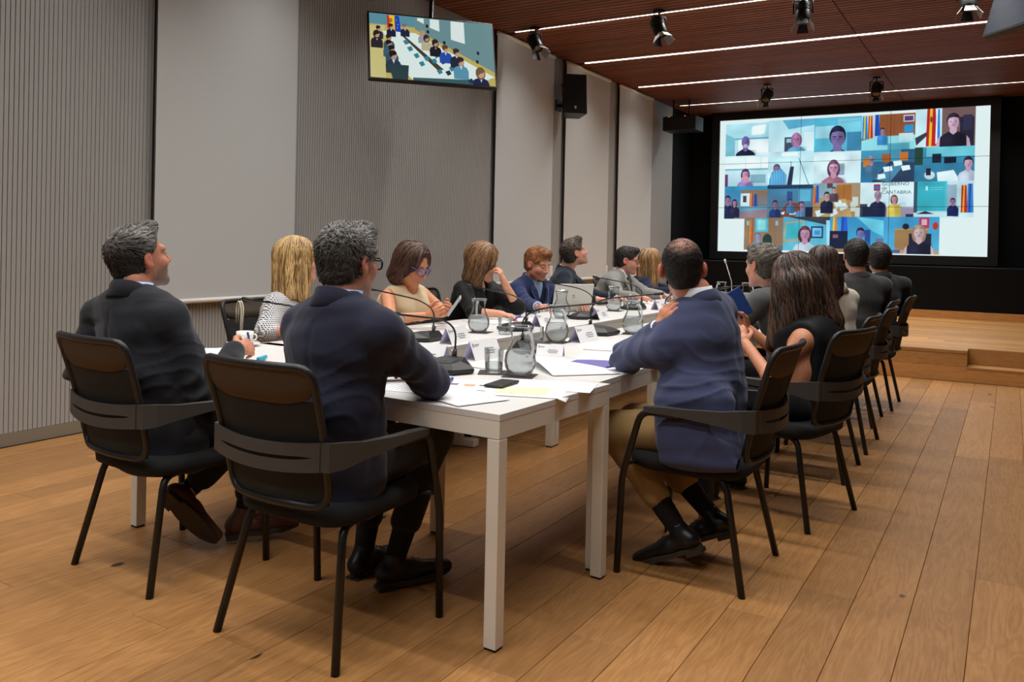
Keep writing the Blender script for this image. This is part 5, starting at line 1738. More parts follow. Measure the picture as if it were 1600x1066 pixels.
    for key in 'LR':
        e, w = arm[key]
        d = np.linalg.norm(V - e, axis=1)
        near_el = np.maximum(near_el, np.exp(-(d / .13) ** 2))
        ax = unit(w - e)
        fold = fold + 1.6 * np.exp(-(d / .12) ** 2) * np.sin((V - e) @ unit(ax + unit(e - S[key])) * 110 + 2.5 * wav(Q, (20,), 7)) * np.clip(.6 + wav(Q, (14,), 8), 0, 1)
        ds = np.linalg.norm(V - S[key] + vec(0, 0, .1), axis=1)
        fold = fold + .8 * np.exp(-(ds / .10) ** 2) * np.sin((V - S[key]) @ unit(vec(0, 0, 1) + cl * (1 if key == 'L' else -1)) * 60)
    fold = np.sign(fold) * np.abs(fold) ** 1.3
    if near and kind == 'jacket':
        u = wav(Q, (9,), 31)
        drape = 1 - np.abs(np.sin(Q @ vec(.35, .2, 1) * 26 + 3.2 * u + 1.5 * wav(Q, (17,), 32)))
        low = smooth01(-(V - N)[:, 2], .12, .30)
        fold = fold + 1.1 * (drape ** 3 - .2) * (.25 + .75 * low) * np.clip(.4 + wav(Q, (6,), 33), 0, 1)
    V = V + Nn * (fold * wr)[:, None]
    if kind == 'jacket':
        q = V - N; lx = q @ cl; bk = -(q @ cf)
        V = V - Nn * (.0035 * np.exp(-(lx / .006) ** 2) * (bk > .03) * (q[:, 2] < -.07))[:, None]
    cname = {'jacket': 'jacket', 'blouse': 'blouse', 'sleeveless': 'top'}[kind]
    jk = link(cname, np_mesh(cname, V, F, tm, org), root)
    ax = unit(unit(vec(sp['head']) - N) * .5 + vec(0, 0, 1))
    if kind == 'jacket':
        mb = MB()
        ring_band(mb, N - vec(0, 0, .001) - cf * .008 - org, ax, cf, [(.092, -.034), (.0765, .026), (.072, .029), (.068, .022), (.078, -.04)], -1.8, 1.8, 26, .07, (1.04, .98))
        mb.build('jacket_collar', tm, root)
        sm_ = M[sp.get('shirt', 'shirt_white')]
        mb = MB()
        ring_band(mb, N - vec(0, 0, .008 - sp.get('collar', 0)) + cl * sp.get('collar', 0) * .5 - org, ax, cf, [(.076, -.030), (.0705, .000), (.0675, .028), (.0640, .028), (.066, -.03)], -2.85, 2.85, 30, -.004, (1, 1))
        mb.build('shirt_collar', sm_, root)
        # shirt front in the jacket opening
        f = Field(np.minimum(chest, N) - .25, np.maximum(chest, N) + .22, .010)
        f.ecap(waist, chest, (.12, .112 * B), (.13, .120 * B), cl, .04); f.ecap(chest, N - vec(0, 0, .07), (.13, .120 * B), (.10, .078), cl, .04)
        f.cap(N - vec(0, 0, .06), N - vec(0, 0, .03), .07, .062, .03)
        V, F = f.mesh(2); link('shirt', np_mesh('shirt', V, F, sm_, org), root)
        if 'tie' in sp:
            a = N + cf * .062 - vec(0, 0, .015); b2 = chest + cf * (.128 * B); c2 = waist + cf * .125
            mb = MB()
            vs = []; ln = [(a, .020), (a + cf * .012 - vec(0, 0, .035), .013), ((a + b2) / 2 + cf * .022, .022), (b2 + cf * .006, .03), (c2, .036)]
            for q, w in ln:
                for dx, dy in ((-1, 0), (0, .006), (1, 0), (0, -.004)):
                    vs.append(q + cl * w * dx + cf * dy - org)
            fs = []
            for i in range(len(ln) - 1):
                for j in range(4): fs.append((i * 4 + j, i * 4 + (j + 1) % 4, i * 4 + 4 + (j + 1) % 4, i * 4 + 4 + j))
            fs += [(3, 2, 1, 0), tuple(16 + j for j in range(4))]
            mb.add(vs, fs, 0, True); mb.build('tie', M[sp['tie']], root)
        for key in sp.get('cuffs', ''):
            e, w = arm[key]; d = unit(w - e)
            MB().tube([e + (w - e) * .93 - org, w + d * .012 - org], .034 * B + .004, n=14).build('shirt_cuff', sm_, root)
        # lapels: two flat leaves along the opening
        if top.get('v', .25) > 0:
            for sg in (1, -1):
                a = N + cl * sg * .066 + cf * .035 - vec(0, 0, .005); b2 = N + cl * sg * .072 + cf * .112 - vec(0, 0, .10); c2 = N + cl * sg * .012 + cf * (.14 * B + .012) - vec(0, 0, top.get('v', .25) - .02)
                o1 = N + cl * sg * .105 + cf * .085 - vec(0, 0, .085)
                vs = [a, o1, b2 + cl * sg * .045 - vec(0, 0, .02), c2, b2 - cl * sg * .012]
                vs = [q - org for q in vs]; nn = unit(cf + cl * sg * .35) * .009
                mb = MB().add([q + nn for q in vs] + [q - nn for q in vs], [(0, 1, 2, 3, 4), (9, 8, 7, 6, 5)] + [(i, 5 + i, 5 + (i + 1) % 5, (i + 1) % 5) for i in range(5)])
                mb.build('lapel', tm, root)
    # trousers, socks, shoes
    tl = lo.copy(); th = hi.copy(); th[2] = P0[2] + .14
    f = Field(tl, th, .0095 if near else .014)
    f.ecap(P0 + vec(0, 0, -.03), P0 + vec(0, 0, .03), (.168 * B, .125 * B), (.155 * B, .112 * B), lf, .05)
    legs(f, .014, .045, sp.get('trouser_len', .86))
    V, F = f.mesh(3); Nn = normals(V, F); Q = V - org
    V = V + Nn * (wav(Q * vec(1, 1, 1.5), (18, 30, 48), 21) * .004)[:, None]
    link('trousers', np_mesh('trousers', V, F, M[sp.get('trousers', 'black_trouser')], org), root)
    for key in 'LR':
        kn, an, to = leg[key]
        up = unit(sp.get('shoe_up_' + key, vec(0, 0, 1))); fd = unit((to - an) - up * ((to - an) @ up)); sd = np.cross(fd, up)
        L_ = .245 if fem else .272
        he = an - fd * .045 - up * min(.082, an[2] - .016 if up[2] > .98 else .082); tt = he + fd * (L_ - .02)
        MB().tube([kn + (an - kn) * .55 - org, kn + (an - kn) * .8 - org, an - org, an - up * .03 - org], [.05, .043, .038, .036], n=14).build('sock', M[sp.get('sock', 'sock')], root)
        f = Field(np.minimum(he, tt) - .12, np.maximum(he, tt) + .12, .006 if near else .009)
        f.ecap(he + up * .028, he + fd * .10 + up * .028, (.034, .032), (.036, .036), sd, .02)
        f.ecap(he + fd * .10 + up * .028, tt + up * .018, (.040, .034), (.036, .022), sd, .03)
        f.cap(he + up * .03 + fd * .02, an + up * .01, .036, .038, .03)
        f.cap(an + up * .035, an + up * .09, .034, .03, .005, 'sub')
        f.half(-up, he - up * .002, .006)
        V, F = f.mesh(2)
        sh = link('shoe', np_mesh('shoe', V, F, M[sp.get('shoes', 'black_leather')], org), root)
        mb = MB(); n = 20; vs = []
        for z in (-.016, .002):
            for i in range(n):
                t = i / n * 2 * PI
                u = (1 - math.cos(t)) / 2
                wdt = .033 + .009 * math.sin(u * PI) if u < .6 else .042
                q = he - fd * .03 + fd * u * (L_ + .03) + sd * math.sin(t) * wdt + up * (z + (.0 if u < .75 else (u - .75) * .05))
                vs.append(q - org)
        fs = [tuple(range(n)), tuple(range(2 * n - 1, n - 1, -1))] + [(i, n + i, n + (i + 1) % n, (i + 1) % n) for i in range(n)]
        mb.add(vs, fs)
        hv = [he - fd * .03 + sd * x + up * z + fd * y - org for z in (-.030, -.014) for (x, y) in ((-.03, .004), (.03, .004), (.034, .07), (-.034, .07))]
        mb.add(hv, [(0, 1, 2, 3), (7, 6, 5, 4), (0, 4, 5, 1), (1, 5, 6, 2), (2, 6, 7, 3), (3, 7, 4, 0)])
        mb.build('sole', M['sole'], sh)
        if near:
            mb = MB()
            for i in range(3):
                q = he + fd * (.115 + i * .022) + up * (.062 - i * .008)
                mb.tube([q - sd * .02 - org, q + up * .006 - org, q + sd * .02 - org], .0025, n=6)
            mb.build('laces', M['sock'], sh)
    # glasses
    gl = sp.get('glasses')
    if gl:
        gm = M[gl]; mb = MB(); lens = MB()
        big = sp.get('gsize', 1.0); rim = sp.get('grim', .0022)
        for sg in (-1, 1):
            loop = []
            for i in range(16):
                a = 2 * PI * i / 16
                px_ = sg * .034 + .0255 * big * math.copysign(abs(math.cos(a)) ** .7, math.cos(a))
                pz_ = -.002 + .0185 * big * math.copysign(abs(math.sin(a)) ** .7, math.sin(a))
                loop.append(T((px_, .105 - (px_ / .06) ** 2 * .012, pz_)) - org)
            loop.append(loop[0]); mb.tube(loop, rim * s, n=6, cap=False)
            lens.add(loop[:-1], [tuple(range(16))])
            mb.tube([T((sg * .060, .094, .006)) - org, T((sg * .077, .06, .008)) - org, T((sg * .083, -.005, .010)) - org, T((sg * .084, -.032, -.012)) - org], rim * s, n=6)
        mb.tube([T((-.011, .107, .004)) - org, T((0, .111, .006)) - org, T((.011, .107, .004)) - org], rim * s, n=6)
        gf = mb.build('spectacles', gm, root)
        lens.build('lens', M['lens'], gf)
    return root, dict(T=T, R=R, arm=arm, S=S)

# ---------------------------------------------------------------- the people round the table
PEOPLE = {}
def add(key, **sp):
    PEOPLE[key] = person(sp)

add('navy', near=True, label='man in navy suit and dark glasses sitting nearest the camera, seen from behind',
    hip=(-1.91, 2.06), face=88, chest=86, drop=.108, neck=(-1.86, 2.04, 1.09), head=(-1.868, 2.085, 1.20), yaw=88, pitch=-2, roll=0, sw=.185,
    skin=(204, 142, 118), brow=(80, 72, 68), beard=((176, 128, 110), .35),
    arm_R=((-1.665, 2.275, .806), (-1.90, 2.50, .80)), arm_L=((-2.13, 2.30, .80), (-1.99, 2.52, .80)),
    hand_R=dict(palm=(0, 0, -1), curl=.25), hand_L=dict(palm=(0, 0, -1), curl=.25),
    leg_R=((-1.86, 2.55, .54), (-1.925, 2.43, .11), (-1.85, 2.57, .035)), leg_L=((-2.07, 2.50, .52), (-2.10, 2.46, .10), (-2.10, 2.62, .03)),
    trouser_len=.70, hair=dict(kind='short', t=.010, col=(64, 63, 62), col2=(160, 157, 154), grade=(-.06, .09), rough=.006, quiff=.014, line=.088, locks=1800, lock=.024, mess=.8, lift=.42, nape=-.085),
    top=dict(kind='jacket', m='navy', tail=.11, v=.26, wr=.0065), shirt='shirt_blue', trousers='black_trouser', glasses='black_frame', grim=.0034, gsize=1.05)

add('beard', near=True, label='bearded man in charcoal suit looking up, writing with a blue pen at the left end',
    hip=(-2.82, 2.11), face=84, chest=97, drop=.112, neck=(-2.915, 2.03, 1.07), head=(-2.945, 2.075, 1.185), yaw=84, pitch=13, roll=0, hs=1.05, sw=.185,
    skin=(192, 130, 104), brow=(70, 58, 52), beard=((88, 78, 72), .9),
    arm_R=((-2.61, 2.13, .68), (-2.74, 2.38, .81)), arm_L=((-3.15, 1.97, .735), (-3.02, 2.22, .76)),
    hand_R=dict(d=(-.02, .95, .10), palm=(-.80, 0, -.5), curl=1.1, thumb=.6), hand_L=dict(palm=(0, 0, -1), curl=.4),
    leg_R=((-2.66, 2.45, .53), (-2.865, 2.25, .235), (-2.725, 2.25, .045)), leg_L=((-2.74, 2.56, .52), (-2.74, 2.44, .13), (-2.66, 2.55, .03)),
    shoe_up_R=vec(-.45, .8, .3), trouser_len=.80,
    hair=dict(kind='short', t=.008, col=(46, 43, 41), col2=(158, 154, 150), grade=(-.02, .10), rough=.0045, quiff=.010, line=.050, locks=1500, lock=.028, mess=.3, lift=.22, flow=(0, .9, .1), nape=-.088,
              bald=[((-.0, -.095, .045), (.035, .03, .03), (150, 104, 90), .45)]),
    top=dict(kind='jacket', m='charcoal', tail=.12, v=.26, wr=.0065), shirt='shirt_blue', shoes='brown_leather')

add('blazer', near=True, label='man in blue blazer and khaki trousers leaning his cheek on his hand',
    hip=(-1.055, 3.29), face=178, chest=166, drop=.085, neck=(-1.088, 3.285, 1.072), ears=.006, neckr=.054, jaw=.78, head=(-1.150, 3.275, 1.182), yaw=113, pitch=-5, roll=-3, collar=.022, sw=.19,
    skin=(196, 132, 104), brow=(50, 38, 32), tilt=.40, sh_L=(-.03, .02, -.03), sh_R=(.0, 0, -.05), b=1.06,
    arm_L=((-1.395, 3.28, .804), (-1.205, 3.165, .94)), arm_R=((-1.10, 3.62, .76), (-1.33, 3.58, .75)),
    hand_L=dict(d=(.40, .02, .92), palm=(.55, .80, 0), curl=.6, thumb=.2), hand_R=dict(palm=(0, 0, -1), curl=.4),
    leg_L=((-1.405, 3.22, .50), (-1.125, 3.21, .150), (-1.275, 3.20, .040)), leg_R=((-1.405, 3.44, .50), (-1.055, 3.40, .175), (-1.19, 3.40, .055)), shoe_up_L=vec(-.42, 0, .9), shoe_up_R=vec(-.40, 0, .9),
    trouser_len=.66, trousers='khaki',
    hair=dict(kind='short', t=.005, col=(26, 23, 22), col2=(40, 35, 32), rough=.0016, line=.075, nape=-.092, locks=900, lock=.010, mess=.25, lift=.1,
              bald=[((0, -.075, .098), (.055, .060, .045), (176, 124, 104), .8)]),
    top=dict(kind='jacket', m='blue_blazer', tail=.06, cut=.455, flap=[((-1.03, 3.11, .68), (-.99, 3.055, .47), (.16, .08), (.185, .038), (1, .1, 0))], v=.28, wr=.0065), shirt='shirt_white', cuffs='L')

add('longhair', fem=True, near=True, bare=True, label='woman with long wavy brown hair in black sleeveless top, holding a blue phone case',
    hip=(-.90, 4.22), face=166, chest=163, drop=.10, neck=(-.80, 4.31, .955), head=(-.945, 4.35, 1.125), yaw=158, pitch=-16, roll=0, skin=(200, 136, 104),
    sh_L=(0, 0, -.025), sh_R=(0, 0, -.02), brow=(60, 42, 34),
    arm_L=((-.985, 4.07, .66), (-1.15, 4.23, .80)), arm_R=((-1.02, 4.52, .70), (-1.20, 4.46, .85)),
    hand_L=dict(d=(-.5, .45, .7), palm=(-.3, .8, -.3), curl=.7), hand_R=dict(d=(-.7, -.2, .5), palm=(-.2, -.9, 0), curl=.7),
    hair=dict(kind='long', t=.018, len=.17, fall=-.035, col=(36, 28, 24), col2=(104, 74, 56), hi=.75, rough=.0055, curl=22, ow=.050, locks=1400, lock=.11, wave=.006,
              falls=[((.0, -.085, -.03), (.03, -.125, -.24), .070, .055), ((-.03, -.08, -.04), (-.02, -.06, -.26), .070, .06), ((.04, -.09, -.04), (.075, -.13, -.26), .05, .030), ((-.075, .01, -.02), (-.115, .115, -.31), .050, .036), ((-.08, -.04, -.04), (-.10, .05, -.30), .060, .045), ((-.05, -.07, -.05), (-.05, -.02, -.27), .065, .055), ((.0, -.085, -.05), (.03, -.08, -.27), .070, .05), ((.05, -.08, -.05), (.08, -.12, -.24), .06, .035)]),
    top=dict(kind='sleeveless', m='black_cloth', wr=.002), trousers='black_trouser')

add('greyhair', label='grey-haired man in grey suit behind the long-haired woman, facing the table',
    hip=(-1.05, 5.06), face=175, chest=160, neck=(-1.17, 5.0, 1.05), head=(-1.255, 4.97, 1.175), yaw=150, pitch=-2, hs=1.03, skin=(206, 150, 128), brow=(110, 104, 100),
    arm_L=((-1.38, 4.80, .80), (-1.60, 4.90, .80)), arm_R=((-1.40, 5.25, .80), (-1.62, 5.12, .80)),
    hand_L=dict(curl=.4), hand_R=dict(curl=.4),
    hair=dict(kind='short', t=.010, col=(74, 68, 62), col2=(130, 122, 112), rough=.004, quiff=.006, locks=700, lock=.02, mess=.3, flow=(0, .9, -.1)),
    top=dict(kind='jacket', m='grey_wool', tail=.10, v=.24), shirt='shirt_blue')

add('beige', fem=True, label='woman with straight dark brown hair in beige jacket, on the right side',
    hip=(-1.03, 5.88), face=175, chest=150, neck=(-1.01, 5.80, 1.03), head=(-1.075, 5.78, 1.172), yaw=118, pitch=0, hs=1.04, skin=(204, 146, 120),
    arm_L=((-1.36, 5.62, .80), (-1.58, 5.72, .80)), arm_R=((-1.0, 6.03, .74), (-1.22, 6.05, .74)), hand_L=dict(curl=.4),
    hair=dict(kind='long', t=.012, len=.15, col=(40, 26, 22), col2=(78, 48, 38), hi=.6, rough=.003, curl=2, locks=500, lock=.09,
              falls=[((.02, -.08, -.04), (.03, -.11, -.17), .065, .05), ((.06, -.05, -.03), (.075, -.06, -.17), .05, .04)]),
    top=dict(kind='jacket', m='beige', tail=.08, v=.22), shirt='shirt_white')

add('broad', label='broad-shouldered man in dark grey suit watching the video wall, on the right side',
    hip=(-1.06, 6.75), face=170, chest=128, neck=(-.985, 6.72, 1.09), head=(-1.01, 6.72, 1.238), yaw=112, pitch=4, hs=1.02, skin=(204, 146, 120), b=1.06,
    arm_L=((-1.30, 6.66, .82), (-1.52, 6.74, .80)), arm_R=((-.86, 7.0, .78), (-1.08, 7.08, .72)), hand_L=dict(curl=.4),
    hair=dict(kind='short', t=.010, col=(28, 25, 24), col2=(48, 42, 38), rough=.002, nape=-.08, locks=500, lock=.012),
    top=dict(kind='jacket', m='dark_grey', tail=.10, v=.24), shirt='shirt_white')

add('last', label='dark-haired man in black-grey suit farthest along the right side, facing the stage',
    hip=(-1.02, 7.54), face=170, chest=125, neck=(-.935, 7.56, 1.075), head=(-.955, 7.57, 1.21), yaw=105, pitch=4, hs=1.04, skin=(204, 146, 120),
    arm_L=((-1.25, 7.50, .80), (-1.47, 7.58, .80)), arm_R=((-.80, 7.80, .78), (-1.02, 7.9, .72)), hand_L=dict(curl=.4),
    hair=dict(kind='short', t=.014, col=(34, 30, 28), col2=(66, 58, 52), rough=.004, nape=-.085, locks=500, lock=.02, mess=.4, lift=.35),
    top=dict(kind='jacket', m='darker_grey', tail=.10, v=.24), shirt='shirt_white')

add('blonde', fem=True, label='blonde woman with straight hair in a black and white checked blouse',
    hip=(-3.55, 3.38), face=0, chest=25, neck=(-3.50, 3.40, .99), head=(-3.43, 3.40, 1.155), yaw=62, pitch=3, hs=1.06, skin=(206, 148, 122), bare=True,
    arm_R=((-3.38, 3.14, .78), (-3.12, 3.22, .80)), arm_L=((-3.33, 3.63, .79), (-3.10, 3.52, .80)), hand_R=dict(curl=.3), hand_L=dict(curl=.3),
    hair=dict(kind='long', t=.014, len=.15, col=(128, 92, 52), col2=(216, 182, 124), hi=.9, rough=.0035, curl=1.5, locks=700, lock=.11, ow=.05,
              falls=[((.062, .0, -.03), (.068, .01, -.20), .040, .022), ((.05, -.06, -.05), (.06, -.10, -.22), .05, .03), ((.0, -.075, -.05), (.0, -.11, -.22), .055, .035)]),
    top=dict(kind='blouse', m='checked', hem=.12, v=.10, wr=.003))

add('phone', fem=True, bare=True, label='brown-haired woman in sand-coloured sleeveless top looking down at a phone',
    hip=(-3.58, 4.36), face=0, chest=-4, neck=(-3.385, 4.325, 1.0), head=(-3.305, 4.285, 1.130), yaw=4, pitch=-27, roll=0, hs=1.10, skin=(204, 140, 104), brow=(70, 50, 42),
    arm_R=((-3.24, 4.00, .795), (-3.045, 4.10, .825)), arm_L=((-3.21, 4.50, .82), (-3.03, 4.265, .835)),
    hand_R=dict(d=(.88, .12, .30), palm=(-.1, .95, .2), curl=.85, thumb=.2), hand_L=dict(d=(.85, -.45, .28), palm=(.1, -.8, .4), curl=.9),
    hair=dict(kind='bob', t=.016, len=.095, fall=-.03, col=(58, 38, 30), col2=(104, 70, 52), hi=.7, rough=.005, curl=5, ow=.058, oz=-.035, fc=(.012, .118, .070), fr=(.062, .055, .066), locks=900, lock=.08),
    top=dict(kind='sleeveless', m='sand', wr=.002), glasses='purple_frame', grim=.0036, gsize=1.12)

add('resting', fem=True, bare=True, label='woman with light brown bob in black blouse, head resting on her hand',
    hip=(-3.60, 5.25), face=0, chest=-2, neck=(-3.395, 5.175, 1.005), head=(-3.31, 5.125, 1.135), yaw=28, pitch=-18, roll=14, hs=1.10, skin=(210, 152, 122),
    arm_R=((-3.20, 4.86, .79), (-3.02, 4.90, .79)), arm_L=((-3.07, 5.23, .815), (-3.13, 5.13, 1.0)),
    hand_R=dict(d=(.9, .2, -.1), palm=(0, 0, -1), curl=.5), hand_L=dict(d=(-.25, -.25, .9), palm=(-.8, -.2, .0), curl=.8),
    hair=dict(kind='bob', t=.020, len=.125, fall=.0, col=(84, 58, 40), col2=(166, 124, 82), hi=.8, rough=.003, curl=1.5, ow=.042, locks=600, lock=.08),
    top=dict(kind='blouse', m='black_cloth', hem=.15, v=.16, wr=.003))

add('red', label='red-haired bearded man in navy suit and light blue shirt reading, on the left side',
    hip=(-3.60, 6.10), face=-5, chest=-14, drop=.105, neck=(-3.415, 6.05, 1.0), head=(-3.345, 6.015, 1.112), yaw=-12, pitch=-17, hs=1.07, skin=(214, 150, 124), brow=(130, 82, 54), beard=((150, 84, 52), .75),
    arm_R=((-3.28, 5.74, .80), (-3.10, 5.58, .80)), arm_L=((-3.20, 6.22, .80), (-2.98, 6.05, .80)),
    hand_R=dict(d=(.85, -.5, .1), palm=(0, .2, -1), curl=.5), hand_L=dict(curl=.4),
    hair=dict(kind='short', t=.012, col=(112, 66, 36), col2=(176, 116, 68), grade=(-.12, .02), rough=.005, quiff=.014, locks=700, lock=.025, mess=.5, lift=.3),
    top=dict(kind='jacket', m='mid_navy', v=.34), shirt='shirt_blue', cuffs='R')

add('lookup', label='man in dark suit and grey tie with head tilted back, behind the open silver laptop',
    hip=(-3.62, 6.95), face=5, chest=22, drop=.095, neck=(-3.585, 6.99, 1.063), head=(-3.50, 6.99, 1.205), yaw=46, pitch=18, hs=1.08, skin=(212, 154, 130), beard=((120, 90, 74), .5), brow=(70, 54, 46),
    arm_R=((-3.40, 6.66, .80), (-3.17, 6.75, .80)), arm_L=((-3.36, 7.16, .80), (-3.13, 7.10, .80)), hand_R=dict(curl=.3),
    hair=dict(kind='short', t=.011, col=(52, 42, 38), col2=(104, 86, 78), rough=.004, quiff=.012, locks=600, lock=.022, mess=.3, lift=.3),
    top=dict(kind='jacket', m='teal_black', v=.30), shirt='shirt_white', tie='tie_grey')

add('glasses', label='man in light grey suit with black tie and thin glasses, looking down',
    hip=(-3.62, 7.78), face=0, chest=2, drop=.10, neck=(-3.395, 7.815, 1.02), head=(-3.325, 7.835, 1.130), yaw=18, pitch=-9, hs=1.10, skin=(210, 148, 126), beard=((96, 70, 62), .6), brow=(40, 30, 28),
    arm_R=((-3.24, 7.45, .80), (-3.03, 7.36, .80)), arm_L=((-3.18, 7.98, .80), (-2.96, 7.86, .80)), hand_R=dict(d=(.95, .2, 0), curl=.4), hand_L=dict(curl=.4),
    hair=dict(kind='short', t=.010, col=(28, 22, 20), col2=(48, 38, 34), rough=.003, quiff=.012, locks=500, lock=.018, flow=(0, .9, .2)),
    top=dict(kind='jacket', m='light_grey', v=.32), shirt='shirt_white', tie='tie_black', glasses='black_frame')

add('farwoman', fem=True, label='blonde-brown woman in navy jumper at the far end of the left side',
    hip=(-3.58, 8.58), face=0, chest=35, neck=(-3.50, 8.66, .955), head=(-3.42, 8.70, 1.105), yaw=70, pitch=2, hs=1.14, skin=(210, 152, 124),
    arm_R=((-3.32, 8.40, .80), (-3.10, 8.50, .80)), arm_L=((-3.30, 8.86, .80), (-3.08, 8.8, .80)),
    hair=dict(kind='long', t=.020, len=.17, col=(104, 72, 44), col2=(184, 142, 92), hi=.9, rough=.006, curl=4, locks=500, lock=.09,
              falls=[((.05, -.04, -.05), (.07, -.05, -.24), .055, .045), ((-.02, -.08, -.05), (-.02, -.11, -.22), .06, .05)]),
    top=dict(kind='blouse', m='navy_knit', v=.08))

# ---------------------------------------------------------------- things on the tables
TT = TZ + 0.0006
def mic_unit():
    r = empty('conference_microphone')
    m = MB()
    hexa = [(-.088, .085), (.088, .085), (.132, -.005), (.064, -.092), (-.064, -.092), (-.132, -.005)]
    m.prism([(x * .97, y * .97) for x, y in hexa], 0.004, 0.014, 0, hexa)
    m.prism(hexa, 0.014, 0.022, 0)
    top = [(-.058, .050), (.058, .050), (.070, -.004), (.044, -.074), (-.044, -.074), (-.070, -.004)]
    n = 6
    vs = [(x, y, .022) for x, y in hexa] + [(x, y, .046 - y * .12) for x, y in top]
    m.add(vs, [tuple(range(6, 12))] + [(i, (i + 1) % 6, 6 + (i + 1) % 6, 6 + i) for i in range(6)])
    m.build('base', M['black_plastic'], r)
    def tilt(x, y, d): return (x, y, .046 - y * .12 + d)
    m = MB(); q = [(-.050, .044), (.050, .044), (.040, -.040), (-.040, -.040)]
    m.add([tilt(x, y, .0006) for x, y in q] + [tilt(x, y, .0016) for x, y in q], [(3, 2, 1, 0), (4, 5, 6, 7), (0, 1, 5, 4), (1, 2, 6, 5), (2, 3, 7, 6), (3, 0, 4, 7)])
    m.build('touch_plate', M['dark_plastic'], r)
    MB().box((-.062, .0855, .012), (.062, .0885, .021)).build('indicator', M['black_trim'], r)
    m = MB(); m.box((-.016, -.050, .054), (-.004, -.046, .0555)); m.box((-.012, .012, .0475), (.008, .016, .0485)); m.build('print', M['print_grey'], r)
    MB().tube([(0.0, -.070, .046), (0.0, -.070, .085)], .0085, n=10).build('socket', M['dark_plastic'], r)
    MB().tube([(0.014, -.072, .05), (.017, -.074, .085)], .004, n=8).build('clip', M['chrome'], r)
    p = rounded([(0, -.070, .085), (0, -.075, .165), (.0, .02, .215), (0, .33, .255)], .075, 6)
    m = MB(); m.tube(p, .0042, n=8); m.build('gooseneck', M['black_plastic'], r)
    a, b = Vector((0, .33, .255)), Vector((0, .385, .262))
    MB().tube([a, a + (b - a) * .1, b - (b - a) * .1, b], [.004, .0085, .0085, .005], n=10).build('microphone_head', M['black_plastic'], r)
    return r
mics = [
    (-1.985, 2.81, PI + .05, 'black table microphone with a red light in front of the man in navy suit'),
    (-2.72, 3.63, PI / 2, 'black table microphone before the blonde woman, beside the wooden tray'),
    (-2.615, 4.44, PI / 2, 'black table microphone between the phone woman and the woman resting her head'),
    (-2.01, 3.60, -PI / 2, 'black table microphone behind the glass pitcher nearest the camera'),
    (-2.10, 4.57, -PI / 2, 'black table microphone on the right-hand tables pointing at the blue blazer'),
    (-2.655, 5.47, PI / 2, 'black table microphone in front of the open silver laptop'),
    (-2.73, 6.58, PI / 2, 'black table microphone before the man in light grey suit'),
    (-2.60, 2.76, 2.05, 'black table microphone hidden behind the man in navy, its tip over the coffee cup'),
    (-2.05, 5.70, -PI / 2, 'black table microphone partly behind the hand of the man in blue blazer'),
    (-2.02, 6.75, -PI / 2, 'black table microphone far down the right-hand tables, near the grey-haired man'),
]
mp = mic_unit()
mic0 = None
for k, (x, y, a, lab) in enumerate(mics):
    o = mp if k == 0 else copy_tree(mp)
    o.location = (x, y, TT); o.rotation_euler = (0, 0, a)
    tag(o, lab, 'microphone', 'black conference microphones on the tables')
for ch in mp.children:
    if ch.name.startswith('indicator'):
        ch.data = ch.data.copy(); ch.data.materials[0] = M['red_led']; ch['label'] = 'red lit strip'
# upright microphone at the far end
r = empty('upright_microphone', (-2.40, 8.33, TT), PI, 'slim microphone standing upright at the far end table', 'microphone')
MB().prism([(-.06, -.05), (.06, -.05), (.06, .05), (-.06, .05)], 0, .03, 0, [(-.04, -.03), (.04, -.03), (.04, .03), (-.04, .03)]).build('base', M['black_plastic'], r)
MB().tube([(0, 0, .03), (.01, .0, .2), (.07, 0, .38)], .004, n=8).build('gooseneck', M['silver'], r)
MB().tube([(.07, 0, .38), (.085, 0, .42)], .010, n=8).build('microphone_head', M['silver'], r)

def lathe_closed(outer, inner, n=32):
    return MB().lathe(outer + inner[::-1], n=n)
def pitcher():
    r = empty('water_pitcher')
    out = [(.0, .0), (.036, .0), (.046, .006), (.060, .030), (.065, .058), (.060, .088), (.046, .115), (.038, .135), (.037, .150), (.041, .175), (.047, .196)]
    inn = [(.0, .006), (.034, .006), (.043, .011), (.057, .033), (.062, .058), (.057, .087), (.043, .114), (.0355, .135), (.0345, .150), (.039, .175), (.0455, .197)]
    m = lathe_closed(out, inn)
    # pouring lip: pull the rim forward on one side
    m.v = [(x + (max(0, x) / .047) ** 3 * .014 * max(0, (z - .175) / .022), y, z) if z > .175 else (x, y, z) for x, y, z in m.v]
    m.build('jug', M['glass'], r)
    h = rounded([(-.036, 0, .172), (-.075, 0, .180), (-.098, 0, .130), (-.088, 0, .080), (-.056, 0, .082)], .035, 5)
    MB().tube(h, .0065, n=10).build('handle', M['glass_edge'], r)
    MB().lathe([(.0448, .1955), (.0462, .1985), (.0476, .1955)], n=32).build('rim', M['glass_edge'], r)
    w = [(.0, .0065), (.0338, .0065), (.0428, .0115), (.0568, .0335), (.0618, .058), (.0568, .0868), (.0485, .102), (.0, .102)]
    MB().lathe(w, n=32).build('water', M['cold_water'], r)
    return r
def tumbler():
    r = empty('water_glass')
    lathe_closed([(.0, .0), (.034, .0), (.036, .003), (.0405, .098)], [(.0, .010), (.033, .010), (.0385, .098)]).build('glass', M['glass'], r)
    MB().lathe([(.0, .0105), (.0328, .0105), (.0352, .040), (.0, .040)], n=28).build('water', M['water'], r)
    return r
pj, pt = pitcher(), tumbler()
